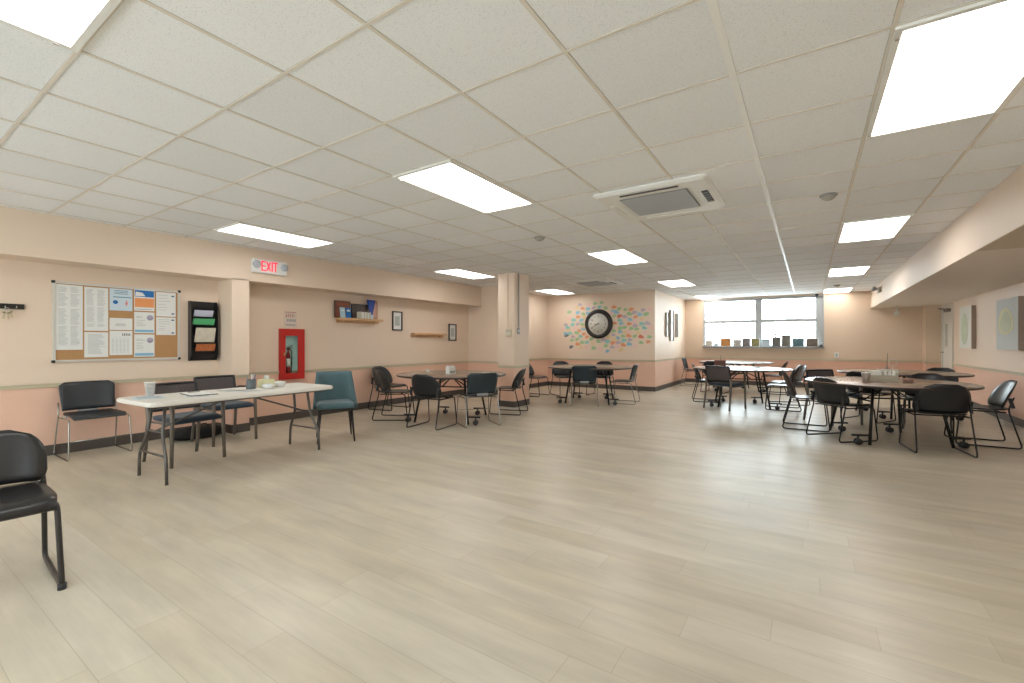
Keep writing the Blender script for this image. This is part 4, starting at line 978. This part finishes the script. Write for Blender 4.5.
# table by the shelves
t = empty('napkin_holder', (-4.82, 5.50, TZ)); b_ = MB(); b_.box((0, 0, .006), (.09, .15, .012)); b_.box((-.035, 0, .06), (.008, .15, .11)); b_.box((.035, 0, .05), (.008, .15, .09)); b_.build('stand', M_canv, t); MB().box((0, 0, .07), (.055, .14, .12)).build('napkins', M_paper, t); MB().box((.04, 0, .03), (.004, .12, .04)).build('dark_band', M_grey, t)
tag(t, 'white napkin holder in the middle of the table by the shelves', 'napkin holder')
cup('small_cup', -5.42, 5.60, .022, .03, .05, M_canv, 'tiny cream cup near the left edge of the table by the shelves', 'cup')
paper(-4.42, 5.86, 20, 'small white card lying right of the napkin holder on the table by the shelves', w_=.12, l_=.3, lines=False, cat='card', name='paper_card', th=.004)
# big brown table
t = cup('paper_cup', .60, 7.17, .033, .046, .125, mat('grey_taupe', (150, 138, 126), .5), 'grey brown cup at the front of the big brown table', 'cup'); MB().lathe([(.044, .121), (.049, .126), (.044, .131)], n=20).build('rim', M_canv, t)
t = empty('tabletop_organizer', (.80, 7.60, TZ), math.radians(10)); o_ = MB(); o_.box((0, 0, .01), (.30, .18, .02)); o_.box((-.145, 0, .06), (.01, .18, .10)); o_.box((.145, 0, .06), (.01, .18, .10)); o_.box((0, .085, .065), (.30, .01, .11)); o_.box((0, -.085, .045), (.30, .01, .07)); o_.box((0, 0, .06), (.01, .16, .08)); o_.build('tray', mat('cream_organizer', (176, 168, 150), .5), t)
MB().box((-.075, 0, .08), (.11, .12, .11)).build('napkins', M_canv, t)
for i in range(3): MB().lathe([(.02, .02), (.02, .10), (.012, .12), (.012, .135), (.001, .136)], c=(.04+.045*i, 0, 0), n=14).build('packet_jar', M_canv, t)
tag(t, 'cream condiment organizer with napkins on the big brown table', 'organizer')
t = empty('wire_stand', (.94, 7.82, TZ)); MB().lathe([(.05, 0), (.05, .008), (.006, .012)], n=20).build('base', M_alu, t); MB().tube([(0, 0, .01), (0, 0, .20)], .003, 6).build('stem', M_alu, t); MB().tube([(.045*math.cos(a*PI/8), 0, .24+.045*math.sin(a*PI/8)) for a in range(16)], .003, 6, closed=True).build('ring', M_alu, t)
tag(t, 'thin wire ring card stand behind the organizer on the big brown table', 'card stand')
t = empty('small_bowl', (1.06, 7.56, TZ), 0); MB().lathe([(.04, 0), (.055, .01), (.058, .05), (.05, .052), (.046, .014)], n=20).build('bowl', mat('brown_bowl', (140, 108, 92), .5), t)
tag(t, 'small brown bowl right of the organizer on the big brown table', 'bowl')
t = empty('pen_tray', (1.10, 9.75, TZ), .2); o_ = MB(); o_.box((0, 0, .006), (.26, .14, .012)); 
for a_ in ((0, .065, .26, .01), (0, -.065, .26, .01)): o_.box((a_[0], a_[1], .03), (a_[2], a_[3], .05))
for sx in (-1, 1): o_.box((sx*.125, 0, .03), (.01, .14, .05))
o_.build('tray', M_canv, t); MB().box((0, 0, .035), (.2, .1, .04)).build('contents', M_grey, t)
tag(t, 'low pale tray on the rear brown table', 'tray')
t = empty('bud_vase', (1.13, 10.05, TZ)); MB().lathe([(.03, 0), (.035, .04), (.012, .09), (.014, .11)], n=16).build('vase', M_brownside, t); MB().tube([(0, 0, .1), (.008, 0, .32)], .003, 6).build('stem', M_dwood, t)
tag(t, 'slim brown vase with one bare stem on the rear brown table', 'vase')
# white topped table
t = empty('wicker_basket', (-1.49, 9.86, TZ)); o_ = MB(); o_.box((0, 0, .005), (.19, .13, .01))
for i in range(7):
    z = .018+.02*i; o_.tube([(-.095, -.065, z), (.095, -.065, z), (.095, .065, z), (-.095, .065, z)], .011, 6, closed=True)
o_.build('weave', mat('brown_wicker', (128, 92, 82), .8, noise=.3, nscale=60), t); MB().tube([(.01, 0, .01), (.012, 0, .26)], .003, 6).build('stick', M_dwood, t); MB().box((0, 0, .06), (.17, .11, .1)).build('napkins', M_brownside, t)
tag(t, 'reddish brown basket with a thin stick on the white topped table', 'basket')
